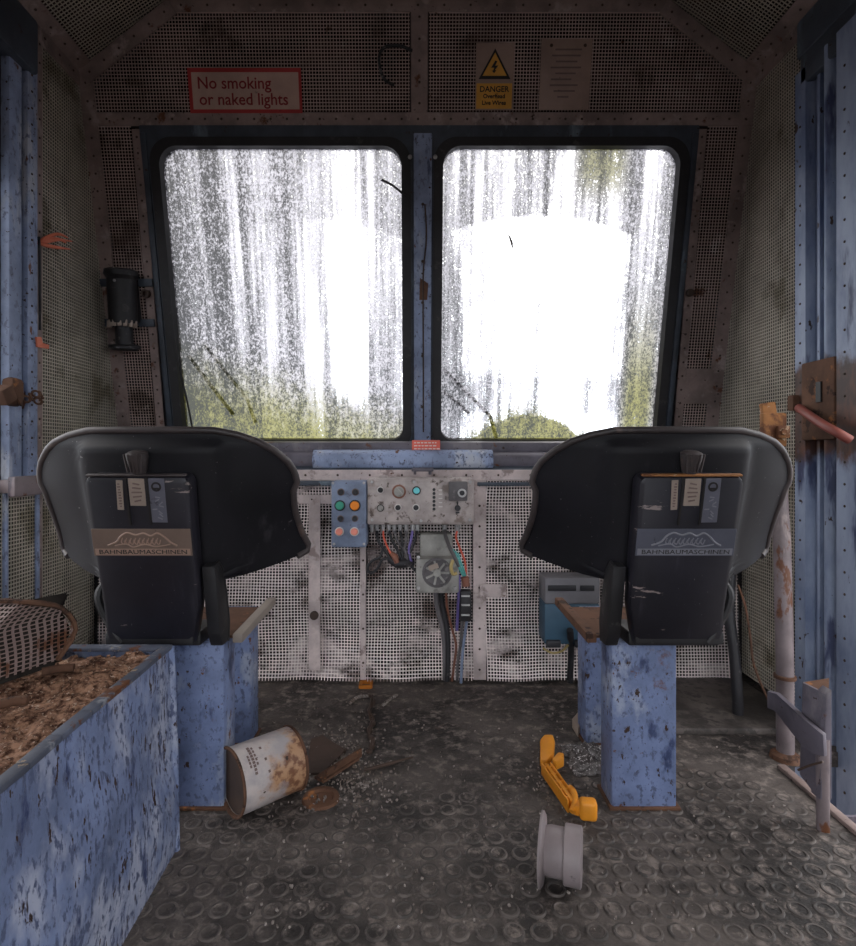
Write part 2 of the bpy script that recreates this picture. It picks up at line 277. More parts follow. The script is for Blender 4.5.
# ------------------------------------------------------------------ mesh helpers
class MB:
    def __init__(s): s.v = []; s.f = []; s.mi = []
    def add(s, verts, faces, mi=0):
        o = len(s.v); s.v += [Vector(v) for v in verts]
        for f in faces: s.f.append([i+o for i in f]); s.mi.append(mi)
    def addbm(s, bm, mi=0):
        bm.verts.index_update()
        s.add([v.co.copy() for v in bm.verts], [[v.index for v in f.verts] for f in bm.faces], mi); bm.free()
    def box(s, c, size, rot=None, bev=0.0, mi=0, seg=2):
        bm = bmesh.new(); bmesh.ops.create_cube(bm, size=1)
        for v in bm.verts: v.co = Vector((v.co.x*size[0], v.co.y*size[1], v.co.z*size[2]))
        if bev: bmesh.ops.bevel(bm, geom=list(bm.edges), offset=bev, segments=seg, profile=0.5, affect='EDGES')
        R = rot.to_matrix() if hasattr(rot, 'to_matrix') else (rot or Matrix.Identity(3))
        for v in bm.verts: v.co = R @ v.co + Vector(c)
        s.addbm(bm, mi); return s
    def beam(s, a, b, w, h, up=(0, 0, 1), bev=0.0, mi=0):
        a, b = Vector(a), Vector(b); d = (b-a); L = d.length; d.normalize()
        u = Vector(up); x = d.cross(u).normalized(); z = x.cross(d).normalized()
        s.box((a+b)/2, (w, L, h), Matrix((x, d, z)).transposed(), bev, mi); return s
    def lathe(s, base, axis, prof, seg=20, mi=0, cap=True):
        base = Vector(base); ax = Vector(axis).normalized()
        u = ax.orthogonal().normalized(); w = ax.cross(u)
        vs = []; fs = []; n = len(prof)
        for (r, h) in prof:
            for k in range(seg):
                a = 2*math.pi*k/seg
                vs.append(base+ax*h+(u*math.cos(a)+w*math.sin(a))*r)
        for i in range(n-1):
            for k in range(seg):
                k2 = (k+1) % seg
                fs.append([i*seg+k, i*seg+k2, (i+1)*seg+k2, (i+1)*seg+k])
        if cap:
            fs.append([k for k in range(seg)][::-1]); fs.append([(n-1)*seg+k for k in range(seg)])
        s.add(vs, fs, mi); return s
    def cyl(s, a, b, r, seg=16, mi=0, r2=None):
        a, b = Vector(a), Vector(b); L = (b-a).length
        return s.lathe(a, b-a, [(r, 0), (r if r2 is None else r2, L)], seg, mi)
    def disc(s, c, axis, r, h, seg=20, mi=0, bev=0.15):
        return s.lathe(c, axis, [(r, 0), (r, h*(1-bev)), (r*(1-bev), h)], seg, mi)
    def tube(s, pts, r, seg=8, mi=0, sm=0):
        pts = [Vector(p) for p in pts]
        if sm: pts = catmull(pts, sm)
        n = len(pts); vs = []; fs = []
        prev = None
        for i, p in enumerate(pts):
            d = (pts[min(i+1, n-1)]-pts[max(i-1, 0)]).normalized()
            if prev is None: u = d.orthogonal().normalized()
            else:
                u = prev-d*prev.dot(d)
                u = u.normalized() if u.length > 1e-6 else d.orthogonal().normalized()
            prev = u; w = d.cross(u)
            rr = r
            if isinstance(r, (list, tuple)):
                q = i/(n-1)*(len(r)-1); q0 = min(int(q), len(r)-2); rr = r[q0]+(r[q0+1]-r[q0])*(q-q0)
            for k in range(seg):
                a = 2*math.pi*k/seg; vs.append(p+(u*math.cos(a)+w*math.sin(a))*rr)
        for i in range(n-1):
            for k in range(seg):
                k2 = (k+1) % seg; fs.append([i*seg+k, i*seg+k2, (i+1)*seg+k2, (i+1)*seg+k])
        fs.append(list(range(seg))[::-1]); fs.append([(n-1)*seg+k for k in range(seg)])
        s.add(vs, fs, mi); return s
    def prism(s, poly, vec, mi=0, bev=0.0):
        vec = Vector(vec); n = len(poly); bm = bmesh.new()
        a = [bm.verts.new(Vector(p)) for p in poly]; b = [bm.verts.new(Vector(p)+vec) for p in poly]
        bm.faces.new(a[::-1]); bm.faces.new(b)
        for i in range(n): bm.faces.new([a[i], a[(i+1) % n], b[(i+1) % n], b[i]])
        bmesh.ops.recalc_face_normals(bm, faces=list(bm.faces))
        if bev: bmesh.ops.bevel(bm, geom=list(bm.edges), offset=bev, segments=2, profile=0.5, affect='EDGES')
        s.addbm(bm, mi); return s
    def grid(s, nx, ny, fn, mi=0):
        vs = [fn(i/nx, j/ny) for j in range(ny+1) for i in range(nx+1)]
        s.add(vs, [[j*(nx+1)+i, j*(nx+1)+i+1, (j+1)*(nx+1)+i+1, (j+1)*(nx+1)+i] for j in range(ny) for i in range(nx)], mi); return s
    def build(s, name, mats, parent=None, smooth=35, label=None):
        me = bpy.data.meshes.new(name)
        me.from_pydata([tuple(v) for v in s.v], [], s.f)
        for m in (mats if isinstance(mats, (list, tuple)) else [mats]):
            me.materials.append(M[m] if isinstance(m, str) else m)
        me.polygons.foreach_set('material_index', s.mi)
        bm = bmesh.new(); bm.from_mesh(me); bmesh.ops.recalc_face_normals(bm, faces=list(bm.faces)); bm.to_mesh(me); bm.free()
        if smooth:
            me.polygons.foreach_set('use_smooth', [True]*len(me.polygons))
            me.set_sharp_from_angle(angle=math.radians(smooth))
        me.update()
        o = bpy.data.objects.new(name, me); COL.objects.link(o)
        if parent is not None: adopt(o, parent)
        if label: o['label'] = label
        return o
def each(mb, name, mats, parent=None, smooth=35):
    """one object per separate piece of mb"""
    n = len(mb.v); par = list(range(n))
    def find(i):
        while par[i] != i: par[i] = par[par[i]]; i = par[i]
        return i
    for f in mb.f:
        for q in f[1:]: par[find(q)] = find(f[0])
    groups = {}
    for f, mi in zip(mb.f, mb.mi): groups.setdefault(find(f[0]), []).append((f, mi))
    out = []
    for g in groups.values():
        ids = sorted({i for f, _ in g for i in f}); mp = {k: j for j, k in enumerate(ids)}
        m2 = MB(); m2.v = [mb.v[i] for i in ids]; m2.f = [[mp[i] for i in f] for f, _ in g]; m2.mi = [mi for _, mi in g]
        out.append(m2.build(name, mats, parent, smooth))
    return out
def catmull(p, n):
    out = []
    for i in range(len(p)-1):
        a, b, c, d = p[max(i-1, 0)], p[i], p[i+1], p[min(i+2, len(p)-1)]
        for k in range(n):
            t = k/n
            out.append(0.5*((2*b)+(c-a)*t+(2*a-5*b+4*c-d)*t*t+(-a+3*b-3*c+d)*t**3))
    out.append(p[-1]); return out
def adopt(o, parent):
    o.parent = parent
    if parent.get('anchor') is not None: o.location = -Vector(parent['anchor'])
def thing(name, label, cat, loc, group=None):
    o = bpy.data.objects.new(name, None); COL.objects.link(o); o.empty_display_size = 0.05
    o.location = loc; o['anchor'] = tuple(loc); o['label'] = label; o['category'] = cat
    if group: o['group'] = group
    return o
def tag(o, label, cat, group=None, kind=None):
    o['label'] = label; o['category'] = cat
    if group: o['group'] = group
    if kind: o['kind'] = kind
    return o
def struct(o, label=None):
    o['kind'] = 'structure'
    if label: o['label'] = label
    return o
def text(name, body, size, mat, loc, xdir, up, parent, depth=0.0008, align='LEFT', sx=1.0, bold=0.0):
    cu = bpy.data.curves.new(name, 'FONT'); cu.body = body; cu.size = size; cu.extrude = depth
    cu.align_x = align; cu.align_y = 'CENTER'; cu.offset = bold; cu.resolution_u = 3
    tmp = bpy.data.objects.new(name+'_source', cu); COL.objects.link(tmp)
    bpy.context.view_layer.update()
    me = bpy.data.meshes.new_from_object(tmp.evaluated_get(bpy.context.evaluated_depsgraph_get()))
    bpy.data.objects.remove(tmp)
    X = Vector(xdir).normalized(); U = Vector(up).normalized(); N = X.cross(U)
    mtx = Matrix(((X.x*sx, U.x, N.x, loc[0]), (X.y*sx, U.y, N.y, loc[1]), (X.z*sx, U.z, N.z, loc[2]), (0, 0, 0, 1)))
    me.transform(mtx); me.materials.clear(); me.materials.append(M[mat]); me.name = name
    o = bpy.data.objects.new(name, me); COL.objects.link(o); adopt(o, parent)
    return o

# ------------------------------------------------------------------ wire mesh panels (real wires)
def clip_line(poly, axis, val):
    xs = []
    n = len(poly)
    for i in range(n):
        a, b = poly[i], poly[(i+1) % n]
        if (a[axis]-val)*(b[axis]-val) < 0:
            k = (val-a[axis])/(b[axis]-a[axis]); xs.append(a[1-axis]+k*(b[1-axis]-a[1-axis]))
    return (min(xs), max(xs)) if len(xs) >= 2 else None
def wires(mb, poly, fn, pitch=0.0115, w=0.0034, seg=0.04):
    """poly in (u,v); fn(u,v,off) -> world point"""
    for axis in (0, 1):
        lo = min(p[axis] for p in poly); hi = max(p[axis] for p in poly)
        k = math.ceil(lo/pitch)
        while k*pitch < hi:
            c = k*pitch+1e-5; k += 1
            r = clip_line(poly, axis, c)
            if not r or r[1]-r[0] < pitch: continue
            n = max(1, int((r[1]-r[0])/seg)); vs = []; fs = []
            for i in range(n+1):
                s_ = r[0]+(r[1]-r[0])*i/n
                for (dw, off) in ((-w/2, 0), (w/2, 0), (w/2, 0.0022), (-w/2, 0.0022)):
                    off2 = off + (0.0011 if axis else 0)
                    u, v = (c+dw, s_) if axis == 0 else (s_, c+dw)
                    vs.append(fn(u, v, off2))
            for i in range(n):
                for q in range(4):
                    q2 = (q+1) % 4
                    fs.append([i*4+q, i*4+q2, i*4+4+q2, i*4+4+q])
            mb.add(vs, fs)
def wadding(mb, poly, fn, depth, amp, step=0.03, ns=6.0, seed=0):
    us = [p[0] for p in poly]; vs_ = [p[1] for p in poly]
    u0, u1, v0, v1 = min(us), max(us), min(vs_), max(vs_)
    nx = max(2, int((u1-u0)/step)); ny = max(2, int((v1-v0)/step))
    def g(a, b):
        u, v = u0+(u1-u0)*a, v0+(v1-v0)*b
        r = clip_line(poly, 1, min(max(v, v0+1e-4), v1-1e-4))
        if r: u = min(max(u, r[0]), r[1])
        e = noise.noise(Vector((u*ns+seed, v*ns*1.4, seed)))*amp
        return fn(u, v, -depth+e)
    mb.grid(nx, ny, g)
def panel(name, poly, fn, parent, wire_mat, cloth_mat, depth=0.02, amp=0.008, pitch=0.0113, w=0.0025, seg=0.5, seed=0, ns=6.0):
    mb = MB(); wires(mb, poly, fn, pitch, w, seg)
    o = mb.build(name, wire_mat, parent, 0)
    mb = MB(); wadding(mb, poly, fn, depth, amp, 0.03, ns, seed)
    mb.build('wadding', cloth_mat, o)
    return o
def strip(mb, a, b, w, n, th=0.006, rivets=0.06, rr=0.0045):
    """flat riveted bar from a to b, n = direction facing the cab"""
    a, b, n = Vector(a), Vector(b), Vector(n).normalized()
    d = (b-a); L = d.length; d.normalize(); side = n.cross(d)
    R = Matrix((side, d, n)).transposed()
    mb.box((a+b)/2+n*th/2, (w, L, th), R, 0.0015, 0, 1)
    if rivets:
        k = int(L/rivets)
        for i in range(k):
            p = a+d*(i+.5)*L/k+n*th
            mb.lathe(p, n, [(rr, 0), (rr*.75, .002), (rr*.2, .003)], 8, 1)

# ================================================================== SETTING
# floor
mb = MB()
FE = 1.0                                         # edge of the step well on the right
mb.box(((-1.27+FE)/2, 0.7, -0.02), (FE+1.27, 3.0, 0.04), mi=0)
mb.box(((FE+1.27)/2, 1.90, -0.021), (1.27-FE, 0.60, 0.042), mi=0)
st = 0.0492
ix0 = -12
for j in range(24):
    for i in range(31):
        x = 0.072+(i+ix0)*st; y = 0.80+j*st
        if x > FE-0.04 and y < 1.58: continue
        if y > 1.80: continue
        wear = noise.noise(Vector((x*2.2, y*2.2, 3.3)))
        h = 0.0026+0.0030*wear-0.0016*max(0, (y-1.15)/0.4)
        if x < -.18: h -= .0012
        if h < 0.0008: continue
        mb.lathe((x, y, 0), (0, 0, 1), [(0.0205, 0), (0.0185, h), (0.0150, h)], 18, 1, False)
        mb.lathe((x, y, 0), (0, 0, 1), [(0.0150, h), (0.0130, h*.35), (0.002, h*.35)], 18, 0, False)
floor = struct(mb.build('floor', ['floor', 'stud_wear'], None, 30))
mb = MB(); mb.box((1.14, 0.6, -0.40), (0.36, 2.0, 0.04)); mb.box((FE-0.01, .6, -.21), (.012, 2.0, .34))
struct(mb.build('trim_1', 'shell'))            # step well
mb = MB(); mb.box((0.985, 1.31, 0.006), (0.022, 0.42, 0.012), None, 0.003)
struct(mb.build('trim_2', 'strip'))       # bright nosing on the step edge
mb = MB(); mb.prism([(0.60, 1.70, 0), (1.2, 1.70, 0), (1.2, 2.11, 0), (0.60, 2.11, 0)], (0, 0, 0.020), 0, 0.003)
struct(mb.build('trim_3', 'stud_wear'))            # raised plate before the front wall

# outer steel skin
mb = MB()
def quad(a, b, c, d, mi=0): mb.add([a, b, c, d], [[0, 1, 2, 3]], mi)
ZT, XT, ZS, YB = 2.472, 0.90, 2.25, -0.75
def sheet(pts, vec): mb.prism(pts, vec)
wf = thing('wall_front', 'raked cab front wall lined with wire mesh', 'wall', (0, 2.2, 0)); del wf['category']; wf['kind'] = 'structure'
mb.prism([(-1.29, YW+.07, -.04), (1.29, YW+.07, -.04), (1.29, YW+.07, .78), (-1.29, YW+.07, .78)], (0, 0.03, 0))
mb.prism([(-1.29, YW+.07, .76), (1.29, YW+.07, .76), (1.29, 2.40, .86), (-1.29, 2.40, .86)], (0, 0.03, 0.0))
mb.build('lower_skin', 'shell', wf)
# raked skin with the window opening left out
mb = MB()
def rsheet(x0, x1, z0, z1, off=-0.07):
    mb.prism([RP(x0, z0, off), RP(x1, z0, off), RP(x1, z1, off), RP(x0, z1, off)], -RN*0.02)
rsheet(-1.29, 1.29, 2.055, 2.59); rsheet(-1.29, -1.0, .84, 2.055); rsheet(1.01, 1.29, .84, 2.055); rsheet(-1.0, 1.01, .84, .885); rsheet(-.04, .08, .885, 2.06)
mb.build('raked_skin', 'shell', wf)

fr = lambda u, v, o: RP(u, v, o)
upper = [[(-1.19, 2.118), (-0.03, 2.118), (-0.03, 2.435), (-0.87, 2.435), (-1.19, 2.215)],
         [(0.04, 2.118), (1.19, 2.118), (1.19, 2.215), (0.87, 2.435), (0.04, 2.435)]]
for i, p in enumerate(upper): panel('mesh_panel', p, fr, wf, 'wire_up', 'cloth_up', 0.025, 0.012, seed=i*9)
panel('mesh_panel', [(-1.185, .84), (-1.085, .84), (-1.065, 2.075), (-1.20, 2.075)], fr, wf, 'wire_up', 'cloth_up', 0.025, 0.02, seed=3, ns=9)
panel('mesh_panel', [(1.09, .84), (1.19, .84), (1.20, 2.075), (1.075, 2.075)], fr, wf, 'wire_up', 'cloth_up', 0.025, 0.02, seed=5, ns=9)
mb = MB()
strip(mb, RP(-1.213, 2.24), RP(-1.213, .80), .055, RN); strip(mb, RP(1.213, 2.24), RP(1.213, .80), .055, RN)
strip(mb, RP(-1.24, 2.092, .002), RP(1.24, 2.092, .002), .046, RN); strip(mb, RP(.005, 2.11), RP(.005, 2.45), .062, RN)
strip(mb, RP(-.89, 2.452), RP(.89, 2.452), .042, RN, rivets=.09)
strip(mb, RP(-.875, 2.448, .003), RP(-1.222, 2.225, .003), .055, RN); strip(mb, RP(.875, 2.448, .003), RP(1.222, 2.225, .003), .055, RN)
strip(mb, RP(-1.045, 2.06), RP(-1.065, .82), .034, RN, .006, .055); strip(mb, RP(1.055, 2.06), RP(1.075, .82), .034, RN, .006, .055)
mb.build('edge_strip', ['strip', 'rivet'], wf)
mb = MB(); mb.prism([RP(1.085, 1.06, .003), RP(1.19, 1.06, .003), RP(1.19, 1.20, .003), RP(1.085, 1.20, .003)], RN*.004)
each(mb, 'patch_plate', 'strip', wf)

# lower mesh, sagging and rumpled
def low(u, v, o):
    sag = 0.018*noise.noise(Vector((u*3.2, v*4.1, 1.7)))+0.010*noise.noise(Vector((u*8, v*7, 4.7)))
    e = max(0, .16-v)/.16
    return Vector((u+0.006*noise.noise(Vector((u*6, v*6, 9))), YW-0.012-o-sag-0.045*e*e*(0.55+noise.noise(Vector((u*2.4, 0, 2)))), v))
lows = [(-1.20, -.215), (-.195, .205), (.255, 1.20)]
for i, (a, b) in enumerate(lows):
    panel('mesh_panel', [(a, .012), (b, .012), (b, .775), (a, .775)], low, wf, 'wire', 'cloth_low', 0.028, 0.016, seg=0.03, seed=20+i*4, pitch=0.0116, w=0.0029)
mb = MB()
strip(mb, (-.205, YW-.020, .01), (-.205, YW-.020, .775), .022, (0, -1, 0), .004, .12)
strip(mb, (.230, YW-.020, .01), (.230, YW-.020, .775), .050, (0, -1, 0), .004, .07)
strip(mb, (-.385, YW-.030, .05), (-.385, YW-.030, .70), .045, (0, -1, 0), .004, 0)
strip(mb, (-1.2, YW-.022, .775), (1.2, YW-.022, .775), .04, (0, -1, 0), .004, .12)
strip(mb, (-.62, YW-.028, .685), (-.32, YW-.028, .685), .035, (0, -1, 0), .004, .12)
strip(mb, (.23, YW-.028, .345), (.33, YW-.028, .345), .05, (0, -1, 0), .004, .12)
mb.disc((-.385, YW-.034, .255), (0, -1, 0), .016, .012, 14, 1)
mb.build('seam_strip', ['seam', 'rivet'], wf)
mb = MB()
mb.beam((-.50, YW-.035, .745), (-.10, YW-.035, .745), .012, .018, bev=.003); mb.beam((.22, YW-.035, .742), (.62, YW-.035, .742), .012, .014, bev=.003)
each(mb, 'cable_rail', 'blue_dark', wf)
mb = MB(); mb.prism([(-1.24, 2.30, .90), (-1.24, YW-.01, .79), (-1.24, YW+.03, .77), (-1.24, 2.36, .88)], (2.48, 0, 0))
mb.build('sill_apron', 'blue_dark', wf)

# windows
def rrect(x0, x1, z0, z1, rt, rb, n=8):
    pts = []
    for (cx, cz, r, a0) in ((x1-rt, z1-rt, rt, 0), (x0+rt, z1-rt, rt, 90), (x0+rb, z0+rb, rb, 180), (x1-rb, z0+rb, rb, 270)):
        for k in range(n+1):
            a = math.radians(a0+90*k/n); pts.append((cx+r*math.cos(a), cz+r*math.sin(a)))
    return pts
def ring(mb, inner, outer, o0, o1, mi=0):
    n = len(inner); vs = []
    for o in (o0, o1):
        vs += [RP(x, z, o) for x, z in outer]; vs += [RP(x, z, o) for x, z in inner]
    fs = []
    for i in range(n):
        j = (i+1) % n
        fs += [[2*n+i, 2*n+j, 3*n+j, 3*n+i], [i, n+i, n+j, j], [n+i, 3*n+i, 3*n+j, n+j], [i, j, 2*n+j, 2*n+i]]
    mb.add(vs, fs, mi)
for i, (x0, x1, fx0, fx1, gm) in enumerate(((-.965, -.062, -1.030, .018, 'glass_l'), (.094, .978, .018, 1.040, 'glass_r'))):
    w = thing('window_%d' % (i+1), ('left', 'right')[i]+' windscreen pane, grimy and streaked', 'window', (x0, 2.2, .95)); del w['category']; w['kind'] = 'structure'
    z0, z1 = .915, 2.000
    hole = rrect(x0-.035, x1+.035, z0-.030, z1+.030, .085, .06)
    outer = rrect(fx0, fx1, .868, 2.070, .004, .004)
    mb = MB(); ring(mb, hole, outer, -.05, .012); mb.build('frame', 'blue_dark', w, 30)
    mb = MB(); ring(mb, rrect(x0, x1, z0, z1, .068, .05), hole, -.035, .020); mb.build('gasket', 'rubber', w, 40)
    mb = MB(); pane = rrect(x0-.01, x1+.01, z0-.01, z1+.01, .06, .045)
    mb.add([RP(x, z, -.020) for x, z in pane], [list(range(len(pane)))]); mb.build('pane', gm, w, 0)
    mb = MB()
    sd = -1 if i == 0 else 1; fx = (fx0+.012) if i == 0 else (fx1-.012)
    mb.beam(RP(fx, .88, .012), RP(fx, 2.045, .012), .022, .014, RN, .003); mb.build('edge_moulding', 'blue_dark', w)
# centre mullion strip
mb = MB(); mb.beam(RP(.018, .90, .018), RP(.018, 2.04, .018), .068, .022, RN, .004)
for z in (1.05, 1.25, 1.45, 1.60, 1.80): mb.lathe(RP(.018, z, .030), RN, [(.006, 0), (.005, .003), (.001, .005)], 10, 1)
mb.tube([RP(.022, .95, .030), RP(.021, 1.3, .031), RP(.020, 1.55, .031), RP(.032, 1.68, .031), RP(.026, 1.8, .031)], .003, 6, 1, 4)
mb.prism([RP(.005, 1.46, .029), RP(.036, 1.46, .029), RP(.040, 1.52, .029), RP(.008, 1.54, .029)], RN*.002, 2)
struct(mb.build('trim_4', ['blue_light', 'rivet', 'rust']))
mb = MB()
for x in (-.030, .064): mb.lathe(RP(x, 1.962, .020), RN, [(.008, 0), (.008, .004), (.004, .006)], 12)
each(mb, 'bolt', 'alu', bpy.data.objects['trim_4'])

# side walls with their own mesh bays, and the door openings nearer the camera
for sd, side in ((-1, 'left'), (1, 'right')):
    X = sd*SX
    w = thing('wall_'+side, side+' cab wall, mesh bay beside the door opening', 'wall', (X, 1.9, 0)); del w['category']; w['kind'] = 'structure'
    fs_ = lambda u, v, o, X=X, sd=sd: Vector((X-sd*o, u, v))
    mb = MB(); mb.box((X+sd*.06, 2.0, 1.0), (.02, .86, 2.8)); mb.box((X+sd*.06, .05, 1.0), (.02, 1.6, 2.8)); mb.box((X+sd*.06, .9, 2.13), (.02, 1.4, .72))  # unseen rear skin and header, sized to cut the light from the doors
    mb.build('outer_skin', 'shell', w)
    yj = 1.80 if sd > 0 else 1.838
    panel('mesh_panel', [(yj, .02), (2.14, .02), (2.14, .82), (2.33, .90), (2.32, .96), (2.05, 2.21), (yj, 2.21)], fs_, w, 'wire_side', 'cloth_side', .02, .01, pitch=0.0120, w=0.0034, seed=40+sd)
    mb = MB(); strip(mb, (X, yj-.012, .02), (X, yj-.012, 2.22), .030, (-sd, 0, 0), .006, .06, .004)
    strip(mb, (X-sd*.002, 1.2, 2.225), (X-sd*.002, 2.04, 2.225), .06, (-sd, 0, 0), .006, .07)
    mb.build('edge_strip', ['strip', 'rivet'], w)
# ceiling: flat centre and two sloping mesh panels
ce = thing('ceiling', 'mesh-lined cab ceiling with sloping sides', 'ceiling', (0, 1, ZT)); del ce['category']; ce['kind'] = 'structure'
mb = MB(); mb.box((0, .75, ZT+.08), (2.0, 3.0, .04))
for sd in (-1, 1):
    mb.prism([(sd*.88, YB, ZT+.07), (sd*1.30, YB, ZS+.02), (sd*1.32, YB, ZS+.05), (sd*.90, YB, ZT+.11)], (0, 2.95, 0))
mb.build('roof_skin', 'shell', ce)
for sd in (-1, 1):
    d = Vector((sd*(SX-XT), 0, ZS-ZT)); L = d.length; d.normalize(); nn = Vector((-sd*(ZT-ZS)/L, 0, -(SX-XT)/L))
    fc = lambda u, v, o, sd=sd, d=d, nn=nn: Vector((sd*XT, u, ZT))+d*v+nn*o
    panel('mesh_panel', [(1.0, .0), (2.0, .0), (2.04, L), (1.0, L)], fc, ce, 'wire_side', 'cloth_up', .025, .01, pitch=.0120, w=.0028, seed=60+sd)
    mb = MB(); strip(mb, fc(1.0, L-.03, .002), fc(2.03, L-.03, .002), .06, nn, .006, .07)
    mb.build('edge_strip', ['strip', 'rivet'], ce)
fc2 = lambda u, v, o: Vector((u, v, ZT-o))
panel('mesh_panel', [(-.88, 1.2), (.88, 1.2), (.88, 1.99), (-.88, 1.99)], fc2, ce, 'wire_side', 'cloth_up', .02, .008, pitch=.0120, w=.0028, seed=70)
# rear bulkhead behind the camera, unseen; its doorway lowered to dim the upper wall
mb = MB()
mb.box((-1.0, YB, 1.05), (.6, .03, 2.9)); mb.box((1.0, YB, 1.05), (.6, .03, 2.9)); mb.box((0, YB, 2.05), (1.5, .03, .9))
struct(mb.build('wall_rear', 'shell'))

# left jamb: riveted blue post with the lintel above
mb = MB()
mb.box((-1.235, 1.772, 1.47), (.035, .048, 1.40), None, .006); mb.box((-1.243, 1.712, 1.47), (.03, .058, 1.40), None, .008)
for k in range(26): mb.lathe((-1.2175, 1.766, .80+k*.052), (1, 0, 0), [(.0042, 0), (.003, .002), (.001, .003)], 8, 1)
struct(mb.build('trim_5', ['blue_light', 'rivet']), 'pale blue riveted door post on the left')
mb = MB(); mb.box((-1.245, 1.25, 2.135), (.09, 1.05, .17), None, .01)
struct(mb.build('trim_6', 'blue_dark'))
mb = MB(); mb.box((1.235, 1.18, 2.16), (.07, 1.20, .12), None, .01); mb.box((1.22, 1.18, 2.06), (.03, 1.18, .10), None, .008)
struct(mb.build('trim_7', 'blue_dark'))
mb = MB()
for (y, w_) in ((1.812, .012), (1.672, .014)): mb.box((-1.232, y, .37), (.012, w_, .76), None, .003)
struct(mb.build('trim_8', 'blue_light'))
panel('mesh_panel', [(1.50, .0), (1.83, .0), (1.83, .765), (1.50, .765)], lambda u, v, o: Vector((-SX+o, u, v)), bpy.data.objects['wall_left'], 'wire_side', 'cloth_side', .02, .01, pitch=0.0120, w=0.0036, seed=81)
# right jamb: folded profiles
mb = MB()
prof = [(1.205, 1.790), (1.205, 1.742), (1.235, 1.736), (1.235, 1.715), (1.220, 1.711), (1.220, 1.700), (1.255, 1.696), (1.255, 1.688)]
prof += [(1.232-.030*math.sin(math.pi*k/8), 1.682-.056*k/8) for k in range(9)]
prof += [(1.262, 1.622), (1.262, 1.612), (1.200, 1.606), (1.200, 1.520), (1.30, 1.52), (1.30, 1.79)]
mb.prism([(x, y, -.36) for x, y in prof], (0, 0, 2.42))
for k in range(34):
    mb.lathe((1.205, 1.766, -.1+k*.062), (-1, 0, 0), [(.0042, 0), (.003, .002), (.001, .003)], 8, 1)
    mb.lathe((1.200, 1.575, -.1+k*.062), (-1, 0, 0), [(.0042, 0), (.003, .002), (.001, .003)], 8, 1)
struct(mb.build('trim_9', ['jamb', 'rivet'], None, 50), 'folded blue door post on the right with a rust patch')
mb = MB(); mb.box((0, -6, -1.2), (90, 90, .02)); struct(mb.build('ground', 'ground'), 'ground outside')

